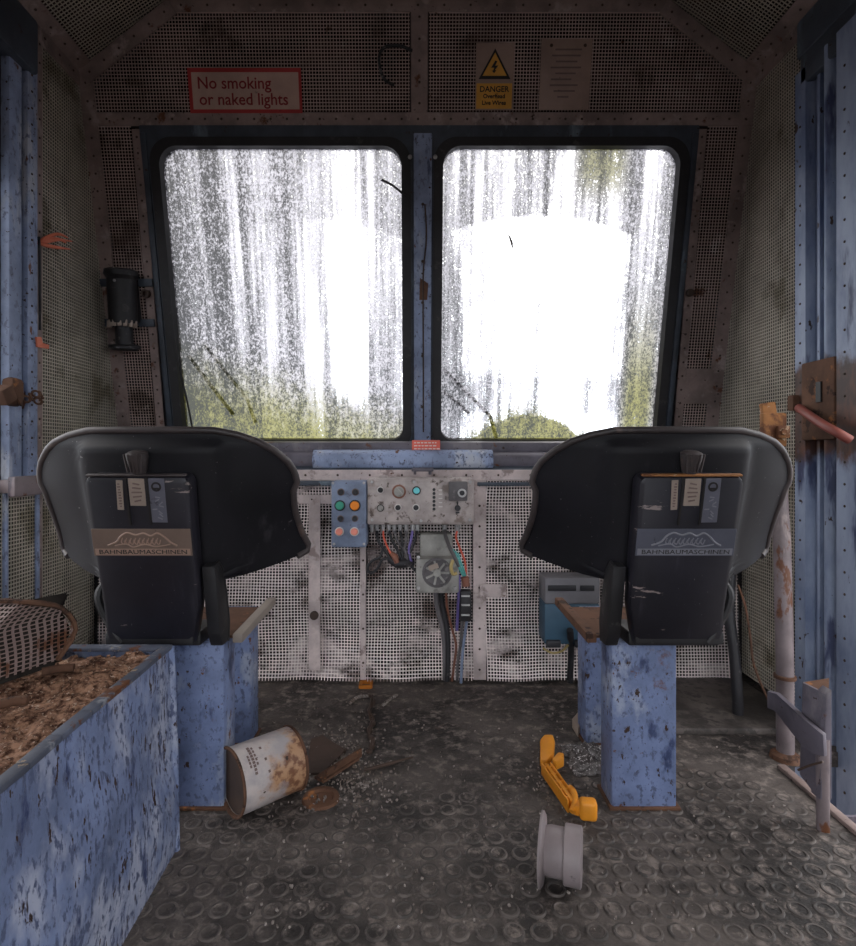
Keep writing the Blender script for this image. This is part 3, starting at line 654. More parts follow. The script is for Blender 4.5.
# ================================================================== SEATS
HW = [(.556, .13), (.564, .185), (.578, .240), (.594, .290), (.605, .311), (.622, .314), (.66, .302), (.72, .295), (.765, .297), (.785, .306), (.81, .303), (.835, .289), (.86, .264), (.88, .231), (.895, .190), (.905, .140)]
def interp(tab, v):
    if v <= tab[0][0]: return tab[0][1]
    for (a, fa), (b, fb) in zip(tab, tab[1:]):
        if v <= b: return fa+(fb-fa)*(v-a)/(b-a)
    return tab[-1][1]
def sst(a, b, v):
    t = min(1, max(0, (v-a)/(b-a))); return t*t*(3-2*t)
def seat(X0, ins, label, bronze):
    """ins = +1 when the aisle is on the +X side"""
    t = thing('operator_seat', label, 'seat', (X0, 1.34, 0), 'pair of black operator seats at the cab front')
    Y0 = lambda z: 1.222+(.905-z)*.23
    def S(a, z, off=0):
        hw = interp(HW, z); x = a*hw
        k = .085+.05*sst(.80, .60, z)
        y = Y0(z)+k*abs(x/.30)**2.3
        y -= .016*(1-sst(.150, .168, abs(x)))*(1-sst(.862, .885, z))
        y += .012*sst(.87, .905, z)
        return Vector((X0+x, y+off, z))
    zs = [.556, .564, .572, .584, .594, .605, .622, .65, .68, .71, .74, .765, .785, .80, .815, .835, .85, .862, .872, .88, .888, .895, .90, .905]
    n = 44
    mb = MB(); vs = []; fs = []
    for o in (0, .007):
        for z in zs:
            for i in range(n+1): vs.append(S(-1+2*i/n, z, o))
    R_ = n+1; K = R_*len(zs)
    for j in range(len(zs)-1):
        for i in range(n):
            a = j*R_+i; fs.append([a, a+1, a+R_+1, a+R_]); fs.append([K+a+R_, K+a+R_+1, K+a+1, K+a])
    edge = [i for i in range(n+1)]+[j*R_+n for j in range(1, len(zs))]+[(len(zs)-1)*R_+i for i in range(n-1, -1, -1)]+[j*R_ for j in range(len(zs)-2, 0, -1)]
    for q in range(len(edge)):
        a, b = edge[q], edge[(q+1) % len(edge)]; fs.append([a, b, K+b, K+a])
    mb.add(vs, fs); shell = mb.build('back_shell', 'plastic', t, 50)
    # rolled edge
    path = [S(-1, z, .002) for z in zs[4:]]+[S(-1+2*i/16, .905, .002) for i in range(1, 16)]+[S(1, z, .002) for z in reversed(zs[4:])]
    mb = MB(); mb.tube(path, .0085, 8); mb.build('rolled_rim', 'rim', shell, 60)
    # hinged rear cover, wider at the top, tapering at the bottom
    tilt = Vector((0, -.224, .975)); back = Vector((0, -.975, -.224)); sh = -.012*ins
    def C(x, z, o): return Vector((X0+x, Y0(z)-.016, z))+back*o
    mb = MB()
    poly = [C(-.098+sh, .425, 0), C(.098+sh, .425, 0), C(.107, .52, 0), C(.112, .80, 0), C(.104, .815, 0), C(-.104, .815, 0), C(-.112, .80, 0), C(-.107, .52, 0)]
    mb.prism(poly, back*.048, 0, .010)
    cov = mb.build('rear_cover', 'plastic_cover', t, 40)
    mb = MB(); mb.box(C(0, .8165, .040), (.214, .012, .0055), Matrix((Vector((1, 0, 0)), back, tilt)).transposed(), .003)
    mb.build('cover_top_edge', 'rim' if bronze else 'rust_orange', cov)
    Rc = Matrix((Vector((1, 0, 0)), -back, tilt)).transposed(); fo = .049
    mb = MB()
    for x in (-.021, .024): mb.box(C(x, .762, fo), (.005, .004, .105), Rc, 0)
    each(mb, 'slot', 'sign_black', cov)
    def plate(name, x, z, w, h, mat, o=fo, rz=0, th=.0016):
        m2 = MB(); R2 = Rc @ Matrix.Rotation(rz, 3, 'Y')
        m2.box(C(x, z, o), (w, th, h), R2, .0006, 0, 1); return m2.build(name, mat, cov), R2
    tanm = 'label_tan'
    sk = .06 if bronze else -.06
    p1, _ = plate('sticker', -.036, .776, .014, .066, tanm, rz=sk)
    p2, _ = plate('sticker', .001, .782, .034, .060, tanm, rz=sk*.3)
    p3, _ = plate('sticker', .043, .764, .034, .098, 'label_grey', rz=sk*.3)
    def marks(par, lst, mat, o=fo+.0018):
        m2 = MB()
        for (x, z, w, h, a) in lst: m2.box(C(x, z, o), (w, .001, h), Rc @ Matrix.Rotation(a, 3, 'Y'))
        m2.build('printed_marks', mat, par)
    marks(p1, [(-.036, .776+k*.006, .004+.002*(k % 2), .003, 0) for k in range(-4, 5)], 'sign_grey')
    marks(p2, [(.001, .782+k*.009, .022-.004*abs(k) % .01, .003, .1*k) for k in range(-2, 3)], 'sign_grey')
    m2 = MB(); m2.lathe(C(.043, .794, fo), back, [(.0105, 0), (.0105, .002), (.007, .002), (.007, .0005)], 16, cap=False)
    m2.box(C(.043, .790, fo+.001), (.016, .002, .004), Rc); m2.build('round_mark', 'sign_black', p3)
    rr = random.Random(5)
    marks(p3, [(.043+rr.uniform(-.008, .008), .726+k*.0065, .010, .0024, rr.uniform(-.9, .9)) for k in range(8)], 'plate_mark_grey')
    # maker's strip: scrolled emblem over a row of capitals
    zc = .672
    pm, _ = plate('nameplate', -.001, zc, .214, .062, 'plate_bronze' if bronze else 'plate_slate')
    mk = 'plate_mark' if bronze else 'plate_mark_grey'
    m2 = MB(); m2.box(C(-.001, zc-.021, fo+.0012), (.206, .001, .0145), Rc); m2.build('pale_band', mk, pm)
    text('lettering', 'BAHNBAUMASCHINEN', .0140, 'sign_black', C(-.096, zc-.0212, fo+.0022), (1, 0, 0), tilt, pm, .0004, sx=1.33, bold=0)
    m2 = MB()
    def scroll(pts, r): m2.tube([C(x, zc+z, fo+.0012) for x, z in pts], r, 5, 0, 5)
    scroll([(-.075, -.006), (-.055, .002), (-.045, .014), (-.03, .022), (-.012, .017), (.005, .021), (.02, .015), (.035, .021), (.05, .012), (.062, .0), (.075, -.007)], .0022)
    scroll([(-.06, -.007), (-.035, -.003), (-.02, -.010), (.005, -.004), (.03, -.009), (.06, -.004)], .0016)
    for k in range(9): scroll([(-.042+k*.0095, .010), (-.045+k*.0095, .001), (-.040+k*.0095, -.004), (-.036+k*.0095, .006)], .0013)
    m2.build('emblem', mk, pm)
    # latch on top of the cover
    mb = MB(); c0 = C(.0, .822, .030)
    mb.lathe(c0, tilt, [(.010, -.012), (.016, .0), (.022, .030), (.022, .040), (.014, .044)], 16)
    for k in range(5): mb.beam(c0+Vector((-.014+k*.007, -.018, -.002)), c0+Vector((-.018+k*.009, -.028, .036)), .0025, .004)
    mb.build('latch', 'rim', t, 40)
    # lower mechanism
    mb = MB(); mb.box((X0+sh, 1.345, .425), (.21, .10, .035), None, .006); mb.box((X0+sh, 1.28, .435), (.20, .03, .03), None, .005)
    mb.build('tilt_frame', 'rubber', t)
    mb = MB(); xl = X0+ins*.128
    pr = [(1.250, .600), (1.280, .606), (1.310, .580), (1.335, .51), (1.35, .45), (1.345, .405), (1.305, .405), (1.285, .44), (1.272, .50)]
    mb.prism([(xl-.016, y, z) for y, z in pr], (.030, 0, 0), 0, .004); mb.tube([(xl+ins*.012, y-.002, z) for y, z in pr[:6]], .004, 6)
    mb.build('hinge_lever', 'rubber', t)
    mb = MB(); mb.tube([(X0-ins*.115, 1.275, .565), (X0-ins*.125, 1.262, .53), (X0-ins*.105, 1.268, .47), (X0-ins*.075, 1.268, .425)], [.006, .009, .008, .006], 8, 0, 4)
    mb.build('stay', 'rubber', t)
    mb = MB()
    mb.prism([(X0-ins*.085, 1.37, .408), (X0+ins*.155, 1.37, .402), (X0+ins*.160, 1.60, .410), (X0-ins*.085, 1.60, .410)], (0, 0, .006))
    pan = mb.build('seat_pan', 'rust', t)
    mb = MB()
    for sg in (ins,):
        mb.prism([(X0+sg*.150, 1.345, .398), (X0+sg*.174, 1.345, .398), (X0+sg*.180, 1.640, .412), (X0+sg*.156, 1.640, .412)], (0, 0, .022), 0, .003)
    mb.build('pan_flange', 'pad_tan' if bronze else 'rust', pan)
    # two uprights
    for (y, xin, w_) in ((1.385, .465, .156), (1.680, .490, .135)):
        m2 = MB(); xc = -ins*(xin+w_/2)
        m2.box((xc, y, .20 if y < 1.5 else .193), (w_, .085, .40 if y < 1.5 else .386), None, .006)
        up_ = m2.build('upright', 'blue', t)
        m2 = MB(); m2.box((xc, y, .004), (w_+.014, .098, .008), None, .002); m2.build('foot_weld', 'rust', up_)
    return t
seat(-.596, 1, 'black bucket seat on the left, seen from behind, standing behind the rust-filled blue bin', True)
seat(.580, -1, 'black bucket seat on the right, seen from behind, between yellow lever and pale leaning pipe', False)

# ================================================================== SILL, CONSOLE, CABLES
d = thing('sill_pipe', 'thick horizontal pipe below the windscreen sill, painted blue in the middle', 'pipe', (0, 2.16, .82))
mb = MB(); mb.cyl((-1.10, 2.165, .826), (1.10, 2.165, .826), .036, 24); mb.build('pipe', 'grey_steel', d)
mb = MB(); mb.cyl((-.40, 2.160, .828), (.285, 2.160, .828), .043, 28)
mb.build('sleeve', 'blue_light', d, label='blue painted sleeve round the middle')
mb = MB()
for x in (-1.05, -.75, .70, 1.05): mb.box((x, 2.19, .82), (.03, .08, .09), None, .004)
each(mb, 'pipe_bracket', 'grey_steel', d)
mb = MB(); mb.box((-.01, 2.19, .878), (1.9, .045, .048), Matrix.Rotation(.15, 3, 'X'), .006); struct(mb.build('trim_10', 'grey_steel'))
st_ = thing('warning_sticker', 'small red-orange warning sticker on the blue sill below the centre post', 'sticker', P(426, 446, 2.15))
mb = MB(); mb.box((.031, 2.150, .886), (.108, .003, .042), Matrix.Rotation(.15, 3, 'X'), .001); mb.build('backing', 'sticker_red', st_)
mb = MB(); rr = random.Random(3)
for row in range(3):
    x = -.015
    while x < .072:
        w_ = rr.uniform(.006, .014); mb.box((x+w_/2, 2.1475+.0018*row-.001, .897-row*.0115), (w_, .002, .0042)); x += w_+.004
mb.build('printed_lines', 'sticker_white', st_)

YC = 2.00                                        # face of the console
def cp(px, py, y=YC): return P(px, py, y)
con = thing('control_panel', 'grey-beige wall control box with knobs, lamp and key switch under the sill', 'control panel', cp(421, 525))
a, b = cp(367, 478), cp(474, 525)
mb = MB(); mb.box(((a.x+b.x)/2, YC+.055, (a.z+b.z)/2), (b.x-a.x, .11, a.z-b.z), None, .007); mb.build('housing', 'panel', con)
mb = MB(); a2, b2 = cp(370, 480), cp(471, 522)
mb.box(((a.x+b.x)/2, YC-.002, (a.z+b.z)/2), (b2.x-a2.x, .006, a2.z-b2.z), None, .003); mb.build('faceplate', 'panel', con)
mb = MB()
for px, py in ((372, 482), (470, 482), (372, 520), (470, 520), (421, 521), (414, 482)): mb.disc(cp(px, py, YC-.005), (0, -1, 0), .0055, .004, 10)
each(mb, 'screw', 'alu', con)
def knob(name, px, py, r, h, mat, parent, ringm=None, rr_=1.35, y=YC-.005, bar=None):
    m2 = MB(); m2.disc(cp(px, py, y), (0, -1, 0), r, h, 20, 0, .18); o = m2.build(name, mat, parent)
    if ringm:
        m2 = MB(); m2.disc(cp(px, py, y+.001), (0, -1, 0), r*rr_, h*.45, 20); m2.build('collar', ringm, o)
    if bar is not None:
        c = cp(px, py, y-h); m2 = MB(); m2.box(c+Vector((0, -.004, 0)), (r*.5, .010, r*1.9), Matrix.Rotation(bar, 3, 'Y'), .0015); m2.build('grip', mat, o)
    return o
knob('rotary_switch', 380.5, 490, .0095, .010, 'black_knob', con, 'white_ring', 1.3, bar=.7)
knob('selector_dial', 399, 491.5, .0185, .016, 'grille', con, 'red_brown', 1.35, bar=-.7)
knob('indicator_lamp', 416.5, 490.5, .0115, .014, 'cyan_button', con, 'sign_black', 1.35)
knob('push_button', 380.5, 508, .0100, .008, 'grille', con, 'sign_black', 1.3)
knob('rotary_switch', 398, 507.5, .0095, .010, 'black_knob', con, 'white_ring', 1.35, bar=.7)
knob('push_button', 416, 507.5, .0095, .010, 'black_knob', con, 'white_ring', 1.35)
mb = MB()
for k in range(6): mb.disc(cp(434, 489.5+k*3.9, YC-.004), (0, -1, 0), .0055, .006, 12)
each(mb, 'fuse_cap', 'black_knob', con)
mb = MB()
for k in range(5): mb.box(cp(440.5, 490+k*4.2, YC-.006), (.014-.002*(k % 2), .001, .0035))
mb.build('printed_scale', 'white_ring', con)
mb = MB(); mb.box(cp(458, 491, YC-.012), (.066, .024, .068), None, .004); sw = mb.build('switch_plate', 'conduit', con)
mb = MB(); mb.disc(cp(462, 493, YC-.024), (0, -1, 0), .0155, .012, 22); kk = mb.build('key_barrel', 'alu', sw)
mb = MB(); mb.disc(cp(462, 493, YC-.036), (0, -1, 0), .009, .004, 16); mb.build('keyhole_core', 'black_knob', kk)
mb = MB(); mb.disc(cp(457.5, 508, YC-.005), (0, -1, 0), .0105, .012, 16); mb.box(cp(457.5, 503, YC-.008), (.005, .008, .012)); mb.box(cp(457.5, 512.5, YC-.008), (.014, .006, .006))
mb.build('toggle', 'black_knob', con)
mb = MB()
for px in (383, 448): mb.box(cp(px, 476.8, YC+.03), (.03, .03, .008), None, .002)
each(mb, 'lug', 'panel', con)
glx = [372, 377, 383, 389, 394.5, 400, 406, 412.5, 417.5]
mb = MB()
for px in glx+[444.5, 457.5]:
    c = cp(px, 525, YC+.045); g = .0095 if px < 430 else .011
    mb.lathe(c+Vector((0, 0, .004)), (0, 0, -1), [(g, 0), (g, .012), (g*.8, .013), (g*.8, .026), (g*.5, .030)], 12)
each(mb, 'cable_gland', 'alu', con)
hb = thing('handle_bar', 'small pale metal bar fixed just above the control box', 'handle', cp(422, 470))
mb = MB(); mb.beam(cp(411.5, 469.7, 1.985), cp(433.5, 469.7, 1.985), .010, .013, bev=.003); mb.build('bar', 'grey_steel', hb)
mb = MB()
for px in (415, 430): mb.box(cp(px, 472.5, 2.02), (.010, .07, .014), None, .002)
each(mb, 'bracket', 'grey_steel', hb)

pb = thing('button_box', 'blue-grey push button box with coloured buttons left of the control panel', 'button box', cp(349, 548))
a, b = cp(331, 481), cp(367, 547.5)
mb = MB(); mb.box(((a.x+b.x)/2, YC+.045, (a.z+b.z)/2), (b.x-a.x-.002, .10, a.z-b.z), None, .008); mb.build('housing', 'panel_blue', pb)
yb = YC-.004
mb = MB()
for px, py in ((333, 483), (364, 483), (364, 544), (334, 544)): mb.disc(cp(px, py, yb), (0, -1, 0), .005, .003, 10)
each(mb, 'screw', 'alu', pb)
for (px, py, mt, r, rg) in ((341, 492, 'black_knob', .0100, 'sign_grey'), (355.5, 492, 'black_knob', .0100, 'sign_grey'), (340, 505.5, 'green_button', .0150, 'black_knob'),
                        (355, 505.5, 'amber_button', .0160, 'black_knob'), (340.5, 518.5, 'black_knob', .0090, 'sign_grey'), (355, 518.5, 'black_knob', .0090, 'sign_grey'),
                        (339.5, 531.5, 'pink_button', .0125, 'white_ring'), (354.5, 531.5, 'pink_button', .0125, 'white_ring')):
    o = knob('push_button', px, py, r, .013, mt, pb, rg, 1.3, yb)
    o['label'] = {'black_knob': 'black push button', 'green_button': 'green push button', 'amber_button': 'amber push button', 'pink_button': 'pink push button in a white ring'}[mt]
mb = MB()
for px, py in ((348, 487), (348, 519), (348, 531)): mb.box(cp(px, py, yb), (.020, .001, .006), Matrix.Rotation(.4, 3, 'Y'))
mb.build('printed_marks', 'white_ring', pb)

wm = thing('wiper_motor', 'grey motor housing with a round ribbed cover below the control panel', 'motor', cp(436, 590))
a, b = cp(416, 533), cp(457, 590)
mb = MB(); mb.box((cp(436.5, 560).x, YC+.045, cp(0, 547).z), (.120, .08, .09), None, .012); mb.box((cp(437, 575).x, YC+.012, cp(0, 573).z), (.150, .13, .122), None, .009); mb.build('housing', 'grille', wm)
cc = cp(437, 572.5, YC-.054)
mb = MB(); mb.lathe(cc, (0, -1, 0), [(.052, 0), (.052, .006), (.044, .009), (.042, .003), (.006, .003)], 28); o = mb.build('round_cover', 'conduit', wm)
mb = MB()
for k in range(7):
    an = k*2*math.pi/7; mb.beam(cc+Vector((.012*math.cos(an), -.006, .012*math.sin(an))), cc+Vector((.042*math.cos(an), -.007, .042*math.sin(an))), .007, .006, (0, 1, 0))
mb.disc(cc+Vector((0, -.003, 0)), (0, -1, 0), .014, .010, 16); mb.build('rib', 'grille', o)
mb = MB(); mb.box(cp(433.5, 567, YC-.066), (.034, .002, .018), Matrix.Rotation(-.35, 3, 'Y')); mb.build('type_label', 'label_tan', o)
mb = MB()
for px, py in ((418.5, 557), (455, 557), (418.5, 588), (455, 588)): mb.disc(cp(px, py, YC-.053), (0, -1, 0), .006, .005, 10)
each(mb, 'bolt', 'alu', wm)

def cable(pts, r, mat, label, group='cables hanging below the control panel', name='cable', y=None):
    m2 = MB(); m2.tube([P(p[0], p[1], p[2] if len(p) > 2 else 2.03) for p in pts], r, 8, 0, 5)
    return tag(m2.build(name, mat, None, 60), label, 'cable', group)
drops = [(377, [(378, 540), (386, 552), (392, 560), (398, 562)], 'cable', 'dark cable from the second gland, curling to the taped bundle'),
         (383, [(384, 538), (388, 548), (394, 558), (404, 561)], 'red_wire', 'thin red wire from the third gland under the control panel'),
         (389, [(392, 540), (398, 551), (402, 560), (406, 562)], 'cable', 'dark cable from the fourth gland, slanting right to the bundle'),
         (394.5, [(397, 540), (404, 550), (407, 558), (409, 562)], 'conduit', 'grey cable from the fifth gland under the control panel'),
         (400, [(402, 540), (402, 550), (403, 558), (404, 564)], 'cable', 'dark cable hanging straight from the sixth gland'),
         (406, [(406, 540), (405, 549), (407, 557), (410, 564)], 'conduit', 'grey cable hanging from the seventh gland'),
         (412.5, [(411, 540), (409, 549), (410, 557), (412, 563)], 'violet_wire', 'violet wire hanging from the eighth gland'),
         (417.5, [(415, 540), (411, 550), (408, 558), (411, 566), (416, 571)], 'cable', 'dark cable from the last gland beside the motor housing')]
for px, rest, mt, lb in drops:
    cable([(px, 530, YC+.045)]+[(x, y, 2.02+.004*(i % 2)) for i, (x, y) in enumerate(rest)], .0052 if mt != 'red_wire' else .0035, mt, lb)
mb = MB(); mb.tube([P(389, 558, 2.03), P(397, 563, 2.025), (P(406, 563, 2.025)), P(414, 563, 2.03)], [.012, .018, .017, .010], 10, 0, 4)
tag(mb.build('cable_bundle', 'cable', None, 60), 'black taped bundle where the thin cables meet left of the motor', 'cable bundle')
mb = MB(); mb.tube([P(391, 553, 2.03), P(395, 557, 2.012), P(397, 563, 2.008)], [.008, .012, .008], 8, 0, 4)
tag(mb.build('cable_joint', 'red_brown', None, 60), 'brown taped joint hanging among the thin cables', 'cable joint')
cable([(383, 548, 2.03), (380, 557, 2.02), (372, 561, 2.03), (367.5, 568, 2.03), (371, 573, 2.03), (378, 568, 2.02), (382, 560, 2.02), (389, 558, 2.02)], .005, 'cable', 'black cable looping out to the left of the bundle')
cable([(444.5, 530, YC+.045), (446, 537, 2.0), (450, 548, 1.93), (454, 556, 1.92), (459, 566, 1.93)], .007, 'conduit', 'grey cable crossing in front of the motor housing')
cable([(457.5, 530, YC+.045), (456, 537, 2.02), (459, 546, 2.0), (465, 562, 1.99), (466, 578, 2.0)], .0038, 'red_wire', 'red wire dropping from the rightmost gland')
for k, lb in ((0, 'teal wire leaning over the right side of the motor housing'), (1, 'second teal wire, hanging just right of the first'), (2, 'third teal wire, rightmost of the teal strands')):
    cable([(453+k*2.5, 549+k*2, 1.935), (456+k*2, 560, 1.925), (459+k*2, 568, 1.93), (463+k*1.5, 576, 1.95)], .0030, 'teal_wire', lb)
cable([(453, 560, 1.925), (451, 567, 1.92), (453, 574, 1.925), (457, 573, 1.925)], .006, 'straw', 'short yellow-green wire end bent on the motor housing')
mb = MB(); mb.cyl(P(465, 577, 2.0), P(466, 586, 2.0), .014, 14); tag(mb.build('cable_joint', 'red_brown'), 'brown cable sleeve above the black plug', 'cable joint')
pl = thing('cable_plug', 'black rectangular cable plug hanging right of the motor housing', 'plug', P(465, 620, 2.0))
mb = MB(); mb.box(P(465.5, 605, 2.0), (.040, .038, .110), None, .006); mb.build('body', 'rubber', pl)
mb = MB()
for py in (596, 605, 615): mb.box(P(465.5, py, 1.975), (.030, .010, .005), None, .001)
each(mb, 'clip', 'alu', pl)
for pts, r, mt, lb in (([(436, 590, 2.03), (437, 605, 2.05), (443, 630, 2.05), (445, 655, 2.05), (445, 680, 2.05)], .0095, 'conduit', 'thick grey conduit from the motor down to the floor'),
                       ([(441, 590, 2.03), (442, 603, 2.04), (447, 630, 2.04), (448, 655, 2.04), (447, 681, 2.04)], .0095, 'cable', 'thick black conduit beside the grey one, motor to floor'),
                       ([(446, 590, 2.02), (447, 606, 2.04), (451, 625, 2.05), (456, 645, 2.05), (454, 665, 2.05), (452, 681, 2.05)], .0045, 'red_brown', 'brownish red cable running from the motor to the floor'),
                       ([(462, 620, 2.0), (461, 640, 2.03), (458, 660, 2.04), (457, 681, 2.04)], .0055, 'conduit', 'grey cable from the black plug down to the floor'),
                       ([(467, 620, 2.0), (464, 640, 2.03), (462, 660, 2.03), (461, 683, 2.03)], .0055, 'panel_blue', 'blue-grey cable from the black plug down to the floor'),
                       ([(459, 575, 2.0), (459, 590, 2.0), (458, 610, 2.01), (457, 630, 2.03)], .006, 'violet_wire', 'violet-grey cable passing left of the black plug')):
    cable(pts, r, mt, lb, 'cables running down to the floor')

# junction box behind the right seat
jb = thing('junction_box', 'blue and white wall box on the mesh behind the right seat', 'junction box', P(565, 650, 2.0))
a, b = P(545, 578, 1.99), P(600, 645, 1.99)
zm = P(0, 604, 1.99).z
mb = MB(); mb.box(((a.x+b.x)/2, 2.045, (zm+b.z)/2), (b.x-a.x, .10, zm-b.z), None, .006); mb.build('body', 'box_blue', jb)
mb = MB(); mb.box(((a.x+b.x)/2, 2.042, (a.z+zm)/2), (b.x-a.x, .106, a.z-zm), None, .006); lid = mb.build('lid', 'box_white', jb)
mb = MB(); mb.box((a.x+.06, 1.988, P(0, 588, 1.99).z), (.10, .006, .020), None, .002); mb.box((a.x+.15, 1.988, P(0, 588, 1.99).z), (.05, .006, .020), None, .002); each(mb, 'lid_slot', 'black_knob', lid)
mb = MB()
for x in (.03, .13): mb.box((a.x+x, 1.995, b.z+.005), (.05, .03, .025), None, .004)
each(mb, 'foot', 'black_knob', jb)
for pts, r, lb in (([(570, 630, 1.975), (571, 650, 2.02), (570, 682, 2.04)], .012, 'thick black cable hanging from the blue and white wall box'),
                   ([(543, 648, 2.03), (552, 653, 2.02), (562, 651, 2.01), (568, 645, 2.0)], .004, 'thin pale wire looping under the blue and white wall box')):
    m2 = MB(); m2.tube([P(*p) for p in pts], r, 8, 0, 5); tag(m2.build('cable', 'cable' if r > .01 else 'straw', None, 60), lb, 'cable')
# hose and wire behind the right seat
mb = MB(); mb.tube([P(731, 570, 1.85), P(729, 610, 1.82), P(734, 650, 1.80), P(737, 690, 1.79), P(738, 716, 1.80)], .017, 12, 0, 5)
tag(mb.build('hose', 'cable', None, 60), 'dark upright hose behind the right edge of the right seat', 'hose')
mb = MB(); mb.tube([P(738, 585, 1.75), P(745, 605, 1.72), P(750, 635, 1.70), P(754, 665, 1.68), P(768, 700, 1.62)], .0035, 6, 0, 5)
tag(mb.build('loose_wire', 'rust', None, 60), 'thin brownish wire hanging between the right seat and pale pipe', 'wire')

# ================================================================== SIGNS AND WALL FITTINGS
def sign_frame(px0, py0, px1, py1):
    def on(px, py):
        d = P(px, py, 1.0)-Vector((0, 0, H)); # ray to raked plane
        y = 2.31; 
        for _ in range(30):
            z = H+d.z*y; y = rake_y(z)
        return Vector((d.x*y, z))
    a = on(px0, py0); b = on(px1, py1); return a.x, b.y, b.x, a.y
UP = Vector((0, -.209, .978)); RM = Matrix((Vector((1, 0, 0)), -RN, UP)).transposed()
def sbox(mb, x0, z0, x1, z1, off, th=.003, bev=0): mb.box(RP((x0+x1)/2, (z0+z1)/2, off+th/2), (x1-x0, th, (z1-z0)/.978), RM, bev)
x0, z0, x1, z1 = sign_frame(188, 69, 303, 114)
s = thing('no_smoking_sign', 'cream sign with red border reading No smoking or naked lights', 'sign', RP(x0, z0))
mb = MB(); sbox(mb, x0, z0, x1, z1, .006); mb.build('border', 'sign_red', s)
mb = MB(); sbox(mb, x0+.013, z0+.012, x1-.010, z1-.014, .0085, .0012); mb.build('face', 'sign_cream', s)
hh = z1-z0
text('lettering', 'No smoking', hh*.385, 'sign_text', RP(x0+.032, z0+hh*.655, .0103), (1, 0, 0), UP, s, .0005, sx=.98, bold=.0005)
text('lettering', 'or naked lights', hh*.385, 'sign_text', RP(x0+.036, z0+hh*.295, .0103), (1, 0, 0), UP, s, .0005, sx=.98, bold=.0005)
x0, z0, x1, z1 = sign_frame(476, 44, 512, 111)
s = thing('electric_warning_sign', 'yellow electric danger sign with a black lightning triangle', 'sign', RP(x0, z0))
wd = x1-x0; hh = z1-z0
mb = MB(); sbox(mb, x0, z0, x1, z1, .006); mb.build('backing', 'sign_paper', s)
mb = MB(); sbox(mb, x0+.004, z0+.004, x1-.004, z0+hh*.40, .009, .001); mb.build('lower_field', 'sign_yellow', s)
def tri(k, o):
    cx = (x0+x1)/2; cz = z0+hh*.655
    return [RP(cx-wd*.42*k, cz-hh*.19*k, o), RP(cx+wd*.42*k, cz-hh*.19*k, o), RP(cx, cz+hh*.26*k, o)]
mb = MB(); mb.prism(tri(1, .0092), RN*.001); tr_ = mb.build('triangle_border', 'sign_black', s)
mb = MB(); mb.prism(tri(.76, .0104), RN*.001); mb.build('triangle', 'sign_yellow', tr_)
cx = (x0+x1)/2; cz = z0+hh*.64
bolt = [(.01, .17), (-.13, -.02), (-.02, -.02), (-.06, -.10), (-.10, -.10), (-.02, -.17), (.05, -.09), (.0, -.09), (.12, .04), (.01, .03), (.08, .15)]
mb = MB(); mb.prism([RP(cx+u*wd*.75, cz+v*hh*.55, .0116) for u, v in bolt], RN*.001); mb.build('lightning', 'sign_black', tr_)
for j, (tx, sz, zz) in enumerate((('DANGER', .0265, .31), ('Overhead', .0200, .205), ('Live Wires', .0200, .105))):
    text('lettering', tx, sz, 'sign_black', RP(cx, z0+hh*zz, .0104), (1, 0, 0), UP, s, .0004, 'CENTER', 1.0, .0005)
x0, z0, x1, z1 = sign_frame(541, 40, 588, 111)
s = thing('notice_plate', 'faded brownish notice sheet with unreadable lines at upper right', 'notice', RP(x0, z0))
mb = MB(); sbox(mb, x0, z0, x1, z1, .006, .003, .001); mb.build('sheet', 'sign_paper', s)
mb = MB(); hh = z1-z0; rr = random.Random(9)
for j, (a, b) in enumerate(((.28, .80), (.22, .78), (.30, .72), (.20, .80), (.30, .70), (.22, .62), (.20, .75), (.28, .70), (.36, .58))):
    sbox(mb, x0+(x1-x0)*a, z0+hh*(.84-j*.083), x0+(x1-x0)*b, z0+hh*(.84-j*.083)+.005, .009, .0008)
mb.build('printed_lines', 'sign_grey', s)
mb = MB()
for a in (.20, .86): mb.lathe(RP(x0+(x1-x0)*a, z1-hh*.09, .009), RN, [(.006, 0), (.004, .003)], 10)
each(mb, 'screw', 'rivet', s)
# bent black cable at the top
def rk(px, py, off=0):
    a = sign_frame(px, py, px, py); return RP(a[0], a[1], off)
mb = MB(); mb.tube([rk(412, 52, .01), rk(400, 50, .03), rk(386, 52, .035), rk(380, 60, .035), rk(381, 74, .03), rk(386, 83, .02), rk(394, 86, .008)], .0055, 8, 0, 5)
tag(mb.build('cable_loop', 'cable', None, 60), 'short bent black cable sticking out of the upper mesh beside the centre strip', 'cable')
mb = MB(); mb.tube([rk(382, 182, .03), rk(394, 188, .028), rk(407, 199, .020)], [.0055, .0045, .004], 8, 0, 4)
tag(mb.build('hook_rod', 'cable', None, 60), 'short black rod poking from the centre post over the left pane', 'rod')
mb = MB(); mb.tube([rk(508.5, 234, -.005), rk(511, 240, -.004), rk(513, 248, -.006)], [.002, .0045, .002], 6, 0, 3)
tag(mb.build('twig', 'rivet', None, 60), 'small dark twig stuck on the right window glass', 'twig')
